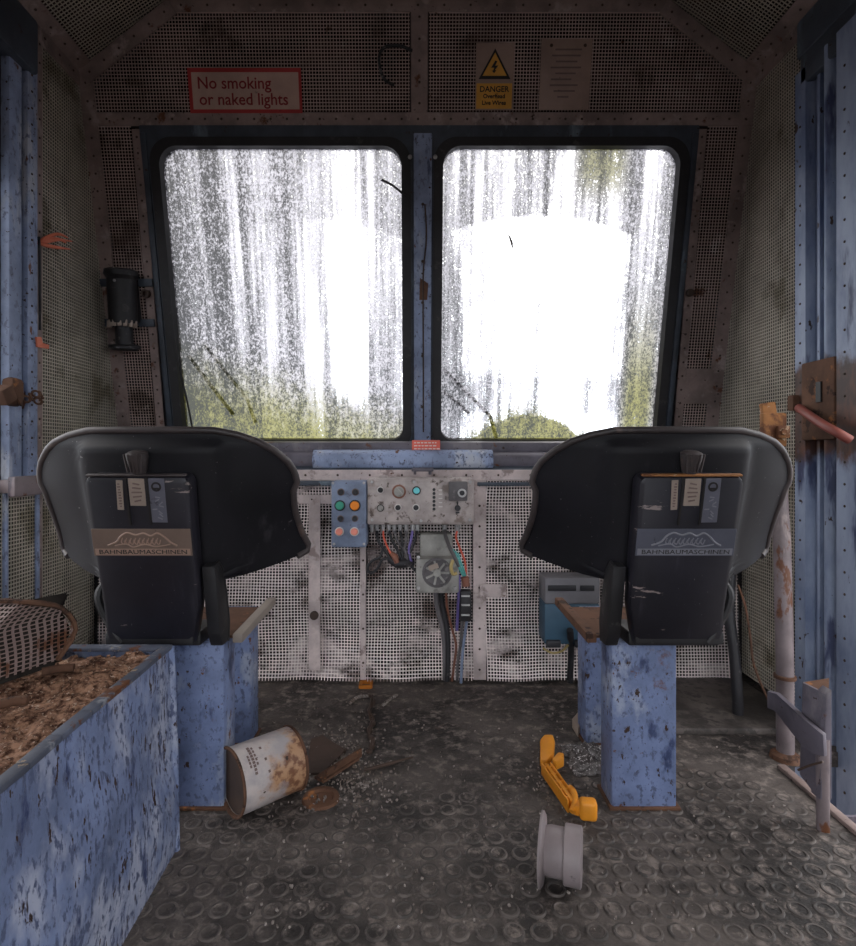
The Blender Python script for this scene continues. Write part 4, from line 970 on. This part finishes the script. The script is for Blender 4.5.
# wiper arms outside
for (arm, blade, lb, sill) in (([(243, 400), (200, 346)], [(190, 372), (183, 345), (178, 336)], 'mossy wiper outside the left pane, lower left corner', 0),
                         ([(492, 418), (444, 370)], [(470, 415), (456, 402), (443, 392)], 'dark green wiper outside the right pane, lower left corner', 1)):
    t = thing('wiper', lb, 'wiper', rk(*arm[0], off=-.06))
    mb = MB(); mb.tube([rk(*p, off=-.055) for p in arm], .007, 8); mb.build('arm', 'moss', t)
    if sill: mb = MB(); mb.tube([rk(*p, off=-.045) for p in blade], .006, 8)
    else: mb = MB(); mb.tube([rk(230, 416, -.045), rk(205, 384, -.045), rk(184, 356, -.045)], .008, 8)
    mb.build('blade', 'moss', t)
    mb = MB(); a = rk(*arm[0], off=-.055); mb.tube([a, a+Vector((.03, .02, -.10))], .008, 8); mb.build('pivot_link', 'moss', t)
mb = MB(); mb.tube([rk(175, 330, .022), rk(182, 368, .022), rk(190, 405, .020), rk(196, 436, .022)], .004, 6, 0, 4)
tag(mb.build('sealing_cord', 'rubber', None, 60), 'black sealing cord hanging loose along the left edge of the left pane', 'cord')

# lamp holder left of the window
t = thing('lamp_holder', 'black cylindrical holder clamped by blue brackets left of the windscreen', 'holder', rk(128, 350))
c1, c2 = rk(128, 279, .05), rk(130, 323, .05)
mb = MB(); mb.cyl(c2, c1, .052, 20); mb.box((c1+c2)/2+RN*-.03, (.090, .05, .17), RM, .008); mb.build('body', 'rubber', t)
mb = MB(); mb.lathe(c1, c1-c2, [(.052, -.005), (.062, .010), (.058, .028), (.04, .034)], 20); mb.build('cap', 'rubber', t)
mb = MB(); b1 = rk(131, 346, .05); mb.cyl(b1, c2, .032, 16); mb.lathe(b1, c2-b1, [(.045, -.016), (.058, -.006), (.055, .004), (.034, .008)], 20); each(mb, 'foot', 'cable', t)
mb = MB(); ax = (c1-c2).normalized()
for k in range(8):
    an = math.pi+math.pi*(k+.5)/8; mb.box(c2+Vector((.050*math.cos(an), .05*math.sin(an), 0))-ax*.01, (.016, .006, .026), None, .002)
mb.build('clip_ring', 'label_tan', t)
mb = MB()
for py, pa, pz in ((283, 102, 154), (323, 105, 156)):
    mb.beam(rk(pa, py, .012), rk(118, py, .012), .030, .010, RN, .002); mb.beam(rk(140, py, .012), rk(pz, py, .012), .030, .010, RN, .002)
each(mb, 'bracket', 'blue_dark', t)
mb = MB(); mb.lathe(c1-ax*.025+Vector((0, -.052, 0)), (0, -1, 0), [(.006, 0), (.004, .004)], 10); mb.build('rivet', 'alu', t)
mb = MB(); mb.lathe(rk(148.5, 294, .012), RN, [(.016, 0), (.016, .02), (.009, .02), (.008, .004)], 14); o = mb.build('socket', 'rivet', t)
mb = MB(); mb.lathe(rk(688, 293, .012), RN, [(.015, 0), (.014, .012), (.006, .016)], 14)
tag(mb.build('window_stud', 'rivet'), 'dark round stud on the frame right of the right pane', 'stud')

# left wall fittings
def lw(px, py, off=.01):                       # on the left wall
    X = -SX+off; y = X*F/(px-VX); return Vector((X, y, H-(py-VY)*y/F))
def rw(px, py, off=.01):
    X = SX-off; y = X*F/(px-VX); return Vector((X, y, H-(py-VY)*y/F))
mb = MB()
for k, (dz, dy) in enumerate(((0, 0), (.020, .012), (-.022, .02), (.008, .01))):
    mb.tube([lw(37, 243, .012), lw(46, 240+k, .03)+Vector((0, 0, dz*.5)), lw(58, 239+k, .045)+Vector((0, 0, dz)), lw(66+k*2, 243-k, .05)+Vector((0, 0, dz*.9-.004*k))], [.004, .006, .0055, .002], 6, 0, 4)
tag(mb.build('tape_streamer', 'orange_tape', None, 60), 'orange tape streamer sticking out from the left wall edge, upper of the two', 'tape', None)
mb = MB(); mb.prism([lw(35, 337, .025), lw(39.5, 337, .03), lw(41, 343, .03), lw(47.5, 345, .03), lw(47, 349, .03), lw(36, 347, .025)], (.006, 0, 0))
tag(mb.build('tape_scrap', 'orange_tape'), 'small orange tape scrap on the left wall edge, lower of the two', 'tape')
mb = MB(); mb.tube([lw(38, 240, .01), lw(39.5, 245, .02), lw(40, 330, .015)], .004, 6, 0, 3)
tag(mb.build('hanging_cord', 'rubber', None, 60), 'thin dark cord hanging beside the left post below the orange streamer', 'cord')
t = thing('door_latch', 'rusty latch lump and chain on the pale blue left post', 'latch', lw(18, 400))
mb = MB(); mb.box(lw(13, 392, .03), (.04, .055, .085), None, .015); mb.box(lw(4, 395, .05), (.04, .05, .05), Matrix.Rotation(.5, 3, 'X'), .008); mb.build('plate', 'rust', t)
mb = MB()
pts = [(20, 402), (26, 399), (31, 397), (36, 394), (41, 395), (38, 401)]
for k, p in enumerate(pts): mb.lathe(lw(*p, off=.05), (1, .6*(-1)**k, .5), [(.012, -.004), (.015, 0), (.012, .004), (.007, 0), (.012, -.004)], 12, cap=False)
each(mb, 'chain_link', 'rust', t)
a, b = lw(11, 487, .05), lw(66, 481, .05); b.z = a.z
t = thing('grab_bar', 'flat grey bar on the left wall at the height of the left seat top', 'bar', a)
mb = MB(); mb.beam(a, b, .022, .060, bev=.005); mb.build('bar', 'pale_pipe', t)
mb = MB(); mb.box(a+Vector((-.028, .03, 0)), (.05, .03, .04), None, .003); mb.box(b+Vector((-.028, -.03, 0)), (.05, .03, .04), None, .003); each(mb, 'standoff', 'pale_pipe', t)

# right side fittings
t = thing('leaning_pipe', 'pale chipped pipe standing right of the right seat, rusty flattened top', 'pipe', (1.03, 1.57, 0))
mb = MB(); top = P(775, 420, 1.66); mb.tube([(1.03, 1.57, .0), (1.03, 1.572, .25), (1.04, 1.60, .6), (top.x, top.y, top.z-.04)], .0225, 20)
mb.build('tube', 'pale_pipe', t, 60)
mb = MB(); mb.box(P(773, 430, 1.64), (.070, .022, .10), None, .006); mb.box(P(769, 416, 1.65), (.042, .018, .08), Matrix.Rotation(-.15, 3, 'Y'), .005); mb.build('flattened_end', 'rust_orange', t)
mb = MB(); mb.box(P(783, 432, 1.62), (.036, .014, .036), None, .004); mb.lathe(P(783, 432, 1.612), (0, -1, 0), [(.010, 0), (.008, .008)], 6); each(mb, 'bolt', 'rust_orange', t)
mb = MB(); mb.lathe((1.03, 1.572, .222), (0, 0, 1), [(.021, 0), (.028, .002), (.028, .010), (.021, .012)], 20); mb.build('collar', 'rust', t)
mb = MB(); mb.lathe((1.03, 1.57, 0), (0, 0, 1), [(.040, 0), (.036, .012), (.023, .02)], 20); mb.build('foot_flange', 'rust', t)
t = thing('door_handle', 'red-brown curved door handle across the rust patch on the right post', 'door handle', rw(800, 410))  # curved door handle on the right post
mb = MB(); mb.tube([rw(799, 408, .055), rw(806, 413, .075), rw(822, 424, .085), rw(838, 433, .085), rw(850, 440, .06)], .013, 10, 0, 5); mb.build('grip', 'red_handle', t, 60)
mb = MB(); mb.box(rw(797.5, 403, .03), (.05, .03, .05), None, .006); mb.build('mount', 'rust', t)
t = thing('latch_plate', 'dark rusty latch plate with a slot above the red door handle', 'latch', rw(818, 392))
mb = MB(); mb.box(rw(820, 400, .035), (.02, .14, .24), None, .006); mb.build('plate', 'rust', t)
mb = MB(); mb.box(rw(819, 392, .047), (.006, .020, .060)); each(mb, 'slot', 'sign_black', t)
# lower right: bracket post, diagonal flat bar, open-topped box
t = thing('bracket_post', 'grey open-topped steel post at lower right holding the slanting flat bar', 'post', (.90, 1.25, 0))
mb = MB()
yP = 1.26
def W(px, py, y=yP): return P(px, py, y)
mb.prism([W(803, 683, 1.33), W(827, 695), W(819, 800), W(800, 775, 1.33)], (.006, 0.01, 0), 0, .001)
mb.prism([W(827, 695), W(832, 690), W(832, 800), W(820, 800)], (0, .03, 0), 0, .002)
mb.build('channel', 'grey_steel', t)
mb = MB(); mb.prism([W(804, 682, 1.34), W(829, 678, 1.34), W(829, 697), ], (0, 0, -.006)); mb.build('top_web', 'rust', t)
mb = MB(); mb.tube([(W(826, 740).x, yP+.01, W(0, 740).z), (W(826, 800).x, yP+.01, W(0, 800).z), (W(826, 838).x, yP+.01, -.02)], .0135, 16); mb.build('leg', 'pale_pipe', t, 60)
mb = MB(); mb.lathe((W(826, 838).x, yP+.01, W(0, 838).z+.002), (0, 0, 1), [(.013, 0), (.018, .001), (.018, .008), (.013, .010)], 18); mb.build('collar', 'rust_orange', t)
mb = MB()
mb.prism([P(767, 691, 1.46), P(776, 694, 1.44), P(803, 719, 1.29), P(823, 735, 1.235), P(824, 757, 1.235), P(812, 754, 1.27), P(802, 747, 1.31), P(786, 724, 1.40), P(774, 711, 1.44), P(767, 708, 1.46)], (.012, .006, 0), 0, .002)
tag(mb.build('flat_bar', 'grey_steel'), 'slanting grey flat bar bolted between pale pipe and grey post', 'bar')
mb = MB(); mb.tube([P(798, 770, 1.29), P(811, 765, 1.26), P(823, 762, 1.235)], .0025, 6, 0, 3)
tag(mb.build('tie_rod', 'rivet', None, 60), 'thin dark rod at the foot of the grey post', 'rod')
t = thing('step_box', 'small grey open-topped box with rusty inside in the right corner', 'box', P(850, 880, 1.34))
mb = MB(); zt = P(0, 832, 1.34).z; X0_, X1_ = P(838, 0, 1.34).x, P(838, 0, 1.34).x+.14
for (cx_, cy_, sx_, sy_) in (((X0_+X1_)/2, 1.28, X1_-X0_, .008), ((X0_+X1_)/2, 1.40, X1_-X0_, .008), (X0_+.004, 1.34, .008, .112), (X1_-.004, 1.34, .008, .112)):
    mb.box((cx_, cy_, (zt-.38)/2), (sx_, sy_, zt+.38))
mb.build('casing', 'grey_steel', t)
mb = MB(); mb.box(((X0_+X1_)/2, 1.34, zt-.03), (.125, .11, .006)); mb.build('inner_plate', 'rust', t)

# ================================================================== BLUE BIN AND ITS CONTENT
bn = thing('steel_bin', 'chipped blue steel bin at lower left, full of rust flakes', 'bin', (-.85, .75, 0))
bx0, bx1, by0, by1, bz = -1.20, -.532, .12, 1.205, .437
bxs = lambda y: bx1+(by1-y)*.030
mb = MB()
def bulge(a, b):                               # aisle side, slightly dented
    y = by0+(by1-by0)*a; z = bz*b
    e = .022*math.sin(math.pi*b)*(.4+noise.noise(Vector((y*3, z*4, 2))))
    return Vector((bxs(y)+e+.012*(1-b), y, z))
mb.grid(40, 18, bulge)
mb.grid(40, 18, lambda a, b: bulge(a, b)+Vector((-.012, 0, 0)))
mb.prism([(bx1+.012, by1-.006, 0), (bx1, by1-.006, bz), (bx0, by1-.006, bz), (bx0, by1-.006, 0)], (0, .006, 0)); mb.box(((bx0+bx1)/2, by0, bz/2), (bx1-bx0, .006, bz)); mb.box((bx0, (by0+by1)/2, bz/2), (.006, by1-by0, bz))
mb.tube([(bx1+.012, by1, 0), (bx1+.008, by1, bz*.5), (bx1, by1, bz)], .008, 8)
mb.build('wall_panel', 'bin_blue', bn, 40)
mb = MB()
def wav(y): return .004*noise.noise(Vector((y*14, 1, 4)))
for k in range(14):
    y0, y1 = by0+(by1-by0)*k/14, by0+(by1-by0)*(k+1)/14
    mb.beam((bxs(y0)-.006+wav(y0), y0, bz+.001), (bxs(y1)-.006+wav(y1), y1, bz+.001), .020, .010, bev=.002)
mb.beam((bx0, by1-.012, bz+.002), (bx1, by1-.012, bz+.002), .026, .008, bev=.002)
mb.build('rim', 'bin_rim', bn)
mb = MB(); mb.box(((bx0+bx1)/2, (by0+by1)/2, .015), (bx1-bx0-.02, by1-by0-.02, .02)); mb.build('bottom', 'rust', bn)
mb = MB()
def heap(a, b):
    x = bx0+.01+(bx1-bx0-.026)*a; y = by0+.01+(by1-by0-.035)*b
    z = .426+.018*noise.noise(Vector((x*9, y*9, 0)))+.012*noise.noise(Vector((x*30, y*30, 3)))+.007*noise.noise(Vector((x*90, y*90, 6)))
    z += .02*max(0, .35-a)*noise.noise(Vector((x*4, y*4, 8)))
    return Vector((x, y, z))
mb.grid(90, 140, heap)
rr = random.Random(11)
for k in range(1500):
    a, b = rr.random(), .35+.65*rr.random(); c = heap(a, b)+Vector((0, 0, .003))
    s_ = rr.uniform(.004, .013); mb.box(c, (s_, s_*rr.uniform(.4, 1), .0025), Matrix.Rotation(rr.uniform(0, 6), 3, 'Z') @ Matrix.Rotation(rr.uniform(-.7, .7), 3, 'X'))
tag(mb.build('rust_flakes', 'debris', None, 60), 'heap of brown rust flakes filling the blue bin', 'rust flakes', None, 'stuff')
for (pa, pb_, lb, r) in (((42, 683, 1.04), (74, 681, 1.06), 'short rusty rod lying in the flakes near the middle of the bin', .008), ((-6, 723, .90), (28, 720, .92), 'rusty rod lying in the flakes at the left edge of the picture', .008)):
    a, b = P(*pa), P(*pb_); a.z = b.z = .447
    mb = MB(); mb.tube([a, (a+b)/2+Vector((0, .004, .001)), b], r, 8); tag(mb.build('rusty_rod', 'rust', None, 60), lb, 'rod', 'rusty rods in the bin')

t = thing('mesh_guard', 'crumpled wire mesh guard lying on the rust flakes at far left', 'mesh guard', (-.95, 1.08, .43))
def drum(u, v, o):                             # bent sheet: upright face, curling back at the right and top
    e = max(0, u-.20)
    return Vector((-.955+u-e*.25+.006*noise.noise(Vector((u*20, v*20, 1))), 1.0-o+e*1.6+max(0, v-.10)*1.3+.008*noise.noise(Vector((u*14, v*14, 5))), .436+v-.35*max(0, v-.10)))
pg = [(0, 0), (.262, .012), (.285, .06), (.262, .115), (.20, .152), (0, .160)]
mb = MB(); wires(mb, pg, drum, .0078, .0021, .012); mb.build('mesh', 'wire_guard', t, 0)
mb = MB(); mb.grid(24, 14, lambda a, b: drum(.268*a*(1-.12*abs(b-.4)), .150*b, -.010)); mb.grid(24, 14, lambda a, b: drum(.262*a*(1-.12*abs(b-.4)), .140*b, -.045))
mb.build('pad', 'cloth_side', t)
mb = MB(); mb.tube([drum(u, v, .002) for u, v in pg[1:]], .0055, 6, 0, 3); mb.build('torn_rim', 'rust', t)
a, b = P(14, 632, 1.12), P(48, 622, 1.15)
mb = MB(); mb.prism([a+Vector((0, 0, .012)), b+Vector((0, 0, .014)), b+Vector((0, .03, -.0)), a+Vector((0, .03, -.004))], (0, .0, .006)); mb.prism([a+Vector((0, 0, .014)), b+Vector((0, 0, .018)), b+Vector((0, .002, -.028)), a+Vector((0, .002, -.03))], (0, .005, 0))
tag(mb.build('angle_iron', 'rust'), 'rusty angle iron end sticking out behind the mesh guard', 'angle iron')

# ================================================================== THINGS ON THE FLOOR
# tin can lying on its side
t = thing('tin_can', 'rust-stained grey tin can lying on its side by the left seat', 'can', P(265, 805, 1.36))
rC = .0755
A = P(236, 780, 1.33); B = P(293, 767, 1.43)
A.z = rC+.002; B.z = rC+.002
ax = (B-A).normalized(); L = .165; A = B-ax*L
mb = MB(); mb.lathe(A, ax, [(rC-.003, .003), (rC, .004), (rC, L-.004), (rC-.003, L-.003)], 48, cap=False)
R3 = Matrix((ax, Vector((0, 0, 1)).cross(ax), Vector((0, 0, 1)))).transposed()
o = mb.build('body', 'can', t, 40)
mb = MB()
for (h, s_) in ((0, 1), (L, -1)): mb.lathe(A+ax*h, ax*s_, [(rC+.001, .006), (rC+.004, .003), (rC+.003, -.001), (rC-.002, -.001), (rC-.004, .006)], 48, cap=False)
mb.build('rolled_rim', 'rust', t)
mb = MB(); mb.lathe(A+ax*.008, ax, [(.002, 0), (rC-.004, 0), (rC-.004, .002), (.002, .002)], 40); mb.lathe(A+ax*(L-.010), ax, [(.002, 0), (rC-.004, 0), (rC-.004, .002), (.002, .002)], 40); mb.build('lid', 'rivet', t)
mb = MB(); yy = Vector((0, 0, 1)).cross(ax)*-1
for j, (h, a0, a1, w_) in enumerate(((.035, -.5, .35, .006), (.043, -.45, .2, .004), (.026, -.2, .2, .004))):
    k0 = a0
    while k0 < a1:
        an = math.pi/2+.72+k0; dr = Vector((0, 0, 1))*math.sin(an)+ (yy if yy.y < 0 else -yy)*-math.cos(an)
        mb.box(A+ax*h+dr*(rC+.0006), (w_, .006, .0012), Matrix((ax, ax.cross(dr), dr)).transposed()); k0 += .105+.03*(j % 2)
for (h, k0) in ((.062, -.35), (.064, .05), (.066, .42)):
    an = math.pi/2+.72+k0; dr = Vector((0, 0, 1))*math.sin(an)+(yy if yy.y < 0 else -yy)*-math.cos(an)
    mb.box(A+ax*h+dr*(rC+.0006), (.005, .006, .0012), Matrix((ax, ax.cross(dr), dr)).transposed())
mb.build('label_print', 'sign_grey', t)

def onfloor(px, py, z=0.0):
    y = (H-z)*F/(py-VY); return Vector(((px-VX)*y/F, y, z))
# angle iron and plate
mb = MB(); a, b = onfloor(319, 780, .012), onfloor(355, 757, .012)
mb.beam(a, b, .034, .006, (0, 0, 1)); mb.beam(a+Vector((.016, .01, .008)), b+Vector((.016, .01, .008)), .006, .022)
tag(mb.build('steel_strip', 'rust'), 'rusty steel strip on the floor right of the tin can', 'strip')
mb = MB(); mb.prism([onfloor(306, 775), onfloor(311, 741), onfloor(322, 737), onfloor(346, 752), onfloor(322, 775)], (0, 0, .006))
tag(mb.build('dark_plate', 'rivet'), 'thin dark plate lying flat behind the tin can', 'plate')
mb = MB(); mb.tube([onfloor(364, 770, .006), onfloor(388, 764, .008), onfloor(413, 757, .006)], [.004, .005, .002], 8, 0, 4)
tag(mb.build('thin_stick', 'rivet', None, 60), 'thin dark stick on the floor right of the rusty strip', 'stick')
mb = MB(); pts = [onfloor(371+2*math.sin(k*1.7), 697+k*5.6, .006) for k in range(11)]
for dx in (-.004, .004): mb.tube([p+Vector((dx*math.cos(k*2.5), 0, .004*math.sin(k*2.5)+.004)) for k, p in enumerate(pts)], .006, 6, 0, 4)
tag(mb.build('frayed_rope', 'rivet', None, 60), 'dark twisted rope end running from the front wall over the floor', 'rope')
t = tag(MB().lathe(onfloor(321, 799), (0, 0, 1), [(.047, 0), (.044, .006), (.033, .006), (.028, .001), (.003, .001)], 26).build('rusty_ring', 'rust'), 'rusty ring flat on the floor in front of the tin can', 'ring')
mb = MB(); a = onfloor(366, 686); 
ring_pts = [a+Vector((sx_*.020, sy_*.022, .006)) for sx_, sy_ in ((-1, -1), (1, -1), (1, 1), (-1, 1), (-1, -1))]
for p, q in zip(ring_pts, ring_pts[1:]): mb.beam(p, q, .009, .012)
tag(mb.build('yellow_buckle', 'yellow_dark'), 'tiny yellow buckle on the floor against the front wall', 'buckle')
for k, (p0, p1, p2, lb) in enumerate((((350, 703), (358, 697), (369, 696), 'pale bent strip of litter by the yellow buckle, left one'), ((383, 705), (390, 699), (397, 695), 'pale bent strip of litter by the yellow buckle, right one'))):
    mb = MB(); mb.tube([onfloor(*p0, z=.005), onfloor(*p1, z=.010), onfloor(*p2, z=.005)], .006, 6, 0, 4); tag(mb.build('litter_strip', 'litter', None, 60), lb, 'litter')
# yellow lever handle
t = thing('yellow_lever', 'bright yellow plastic lever lying on the floor by the right seat', 'lever', onfloor(568, 790))
def Yp(px, py, z): return onfloor(px, py, z)
mb = MB(); a, b = Yp(546, 768, .022), Yp(573, 806, .022)
mb.beam(a, b, .010, .028, bev=.003); sdv = (b-a).normalized().cross(Vector((0, 0, 1)))
mb.beam(a+sdv*.012, b+sdv*.012, .004, .030, bev=.001); mb.beam(a-sdv*.012, b-sdv*.012, .004, .030, bev=.001)
for k in range(5): mb.beam(a+(b-a)*(k+.5)/5-sdv*.011, a+(b-a)*(k+.5)/5+sdv*.011, .004, .026)
mb.build('arm', 'yellow_plastic', t)
mb = MB(); g0, g1 = Yp(547, 770, .03), Yp(547, 746, .030)
mb.prism([Yp(540, 768, .004), Yp(540, 747, .004), Yp(544, 742, .004), Yp(553, 742, .004), Yp(555, 748, .004), Yp(554, 760, .004), Yp(547, 769, .004)], (0, 0, .024), 0, .006); mb.build('grip', 'yellow_plastic', t)
mb = MB(); mb.prism([Yp(552, 768, .010), Yp(558, 761, .010), Yp(564, 762, .010), Yp(564, 767, .010), Yp(556, 771, .010)], (0, 0, .026), 0, .004); each(mb, 'lug', 'yellow_plastic', t)
mb = MB(); mb.tube([Yp(570, 788, .030), Yp(574, 793, .036), Yp(575, 803, .030), Yp(572, 812, .020)], .008, 8, 0, 4); mb.build('hook', 'yellow_plastic', t, 60)
mb = MB(); mb.box(Yp(588, 809, .03), (.040, .030, .046), Matrix.Rotation(-.15, 3, 'Z'), .009, 0, 3); mb.beam(Yp(574, 808, .022), Yp(586, 811, .024), .02, .024, bev=.004); mb.build('end_knob', 'yellow_plastic', t)
# pale spool on its side: wide flange at left, barrel to the right
t = thing('cable_spool', 'pale grey spool on its side, in front of the yellow lever', 'spool', onfloor(560, 870))
cz = .070; C0 = P(543, 848, 1.13); C0.z = cz
axs = Vector((1, -.33, 0)).normalized()
C0 = Vector((P(543.5, 0, 1.115).x, 1.115, .066))
mb = MB(); mb.lathe(C0, axs, [(.020, .0), (.062, -.006), (.066, -.006), (.066, -.002), (.060, .002), (.020, .006)], 36); mb.build('flange', 'dish_grey', t, 40)
mb = MB(); mb.lathe(C0+axs*.008, axs, [(.040, -.008), (.044, .004), (.044, .034), (.046, .036)], 30); mb.build('barrel', 'dish_grey', t, 40)
mb = MB(); mb.lathe(C0+axs*.040, axs, [(.050, 0), (.052, .002), (.052, .032), (.048, .034)], 32); mb.build('end_drum', 'dish_grey', t, 40)
# crumpled film
mb = MB()
c = onfloor(590, 760)
def film(a, b):
    x = (a-.5)*.13; y = (b-.5)*.16; e = max(0, 1-((a-.5)**2+(b-.5)**2)*4)
    return c+Vector((x+.02*noise.noise(Vector((a*5, b*5, 1))), y+.02*noise.noise(Vector((a*5, b*5, 7))), .004+e*(.02+.035*abs(noise.noise(Vector((a*7, b*7, 4)))))))
mb.grid(34, 34, film); mb.grid(34, 34, lambda a, b: film(a, b)-Vector((0, 0, .002)))
tag(mb.build('crumpled_film', 'film', None, 20), 'crumpled dirty plastic film on the floor beside the right seat foot', 'plastic film')
mb = MB(); mb.prism([onfloor(572, 728), onfloor(582, 716), onfloor(584, 730), onfloor(578, 738)], (0, 0, .03), 0, .003)
tag(mb.build('brown_block', 'label_tan'), 'small brown fragment on the floor left of the right seat upright', 'fragment')
# loose grit
mb = MB(); rr = random.Random(21)
def chip(px, py, s_):
    p = onfloor(px, py, .003)
    if p.x > .97: return
    mb.box(p, (s_, s_*rr.uniform(.4, 1), .004), Matrix.Rotation(rr.uniform(0, 6), 3, 'Z') @ Matrix.Rotation(rr.uniform(-.5, .5), 3, 'X'))
for k in range(420): chip(rr.gauss(345, 28), rr.gauss(772, 28), rr.uniform(.002, .008))
for k in range(120): chip(rr.gauss(335, 14), rr.gauss(755, 10), rr.uniform(.002, .008))
for k in range(260): chip(rr.uniform(230, 800), rr.uniform(715, 930), rr.uniform(.002, .006))
for k in range(120): chip(rr.gauss(550, 25), rr.gauss(775, 25), rr.uniform(.002, .006))
tag(mb.build('grit', 'litter', None, 0), 'pale grit and flakes scattered over the dark studded floor', 'grit', None, 'stuff')

# ================================================================== LIGHT, WORLD, CAMERA
wd_ = bpy.data.worlds.new('overcast_sky'); SC.world = wd_; wd_.use_nodes = True
nt = wd_.node_tree; bg = nt.nodes['Background']
tc = nt.nodes.new('ShaderNodeTexCoord'); sp = nt.nodes.new('ShaderNodeSeparateXYZ'); cr = nt.nodes.new('ShaderNodeValToRGB')
nt.links.new(tc.outputs['Generated'], sp.inputs[0]); nt.links.new(sp.outputs[2], cr.inputs[0]); nt.links.new(cr.outputs[0], bg.inputs[0])
cr.color_ramp.elements[0].color = (.80, .86, .95, 1); cr.color_ramp.elements[1].color = (1, .98, .97, 1); cr.color_ramp.elements[1].position = .5
bg.inputs[1].default_value = 1.0

cam = bpy.data.cameras.new('camera'); co = bpy.data.objects.new('camera', cam); COL.objects.link(co)
co.location = (0, 0, H); co.rotation_euler = (math.pi/2, 0, 0)
cam.sensor_fit = 'VERTICAL'; cam.sensor_height = 24; cam.lens = 24*F/946
cam.shift_x = (428-VX)/946; cam.shift_y = -(473-VY)/946; cam.clip_start = .02
SC.camera = co
SC.view_settings.view_transform = 'Standard'; SC.view_settings.look = 'None'; SC.view_settings.gamma = 1; SC.view_settings.use_curve_mapping = False
SC.view_settings.exposure = 2.15
SC.cycles.max_bounces = 8; SC.cycles.transparent_max_bounces = 16
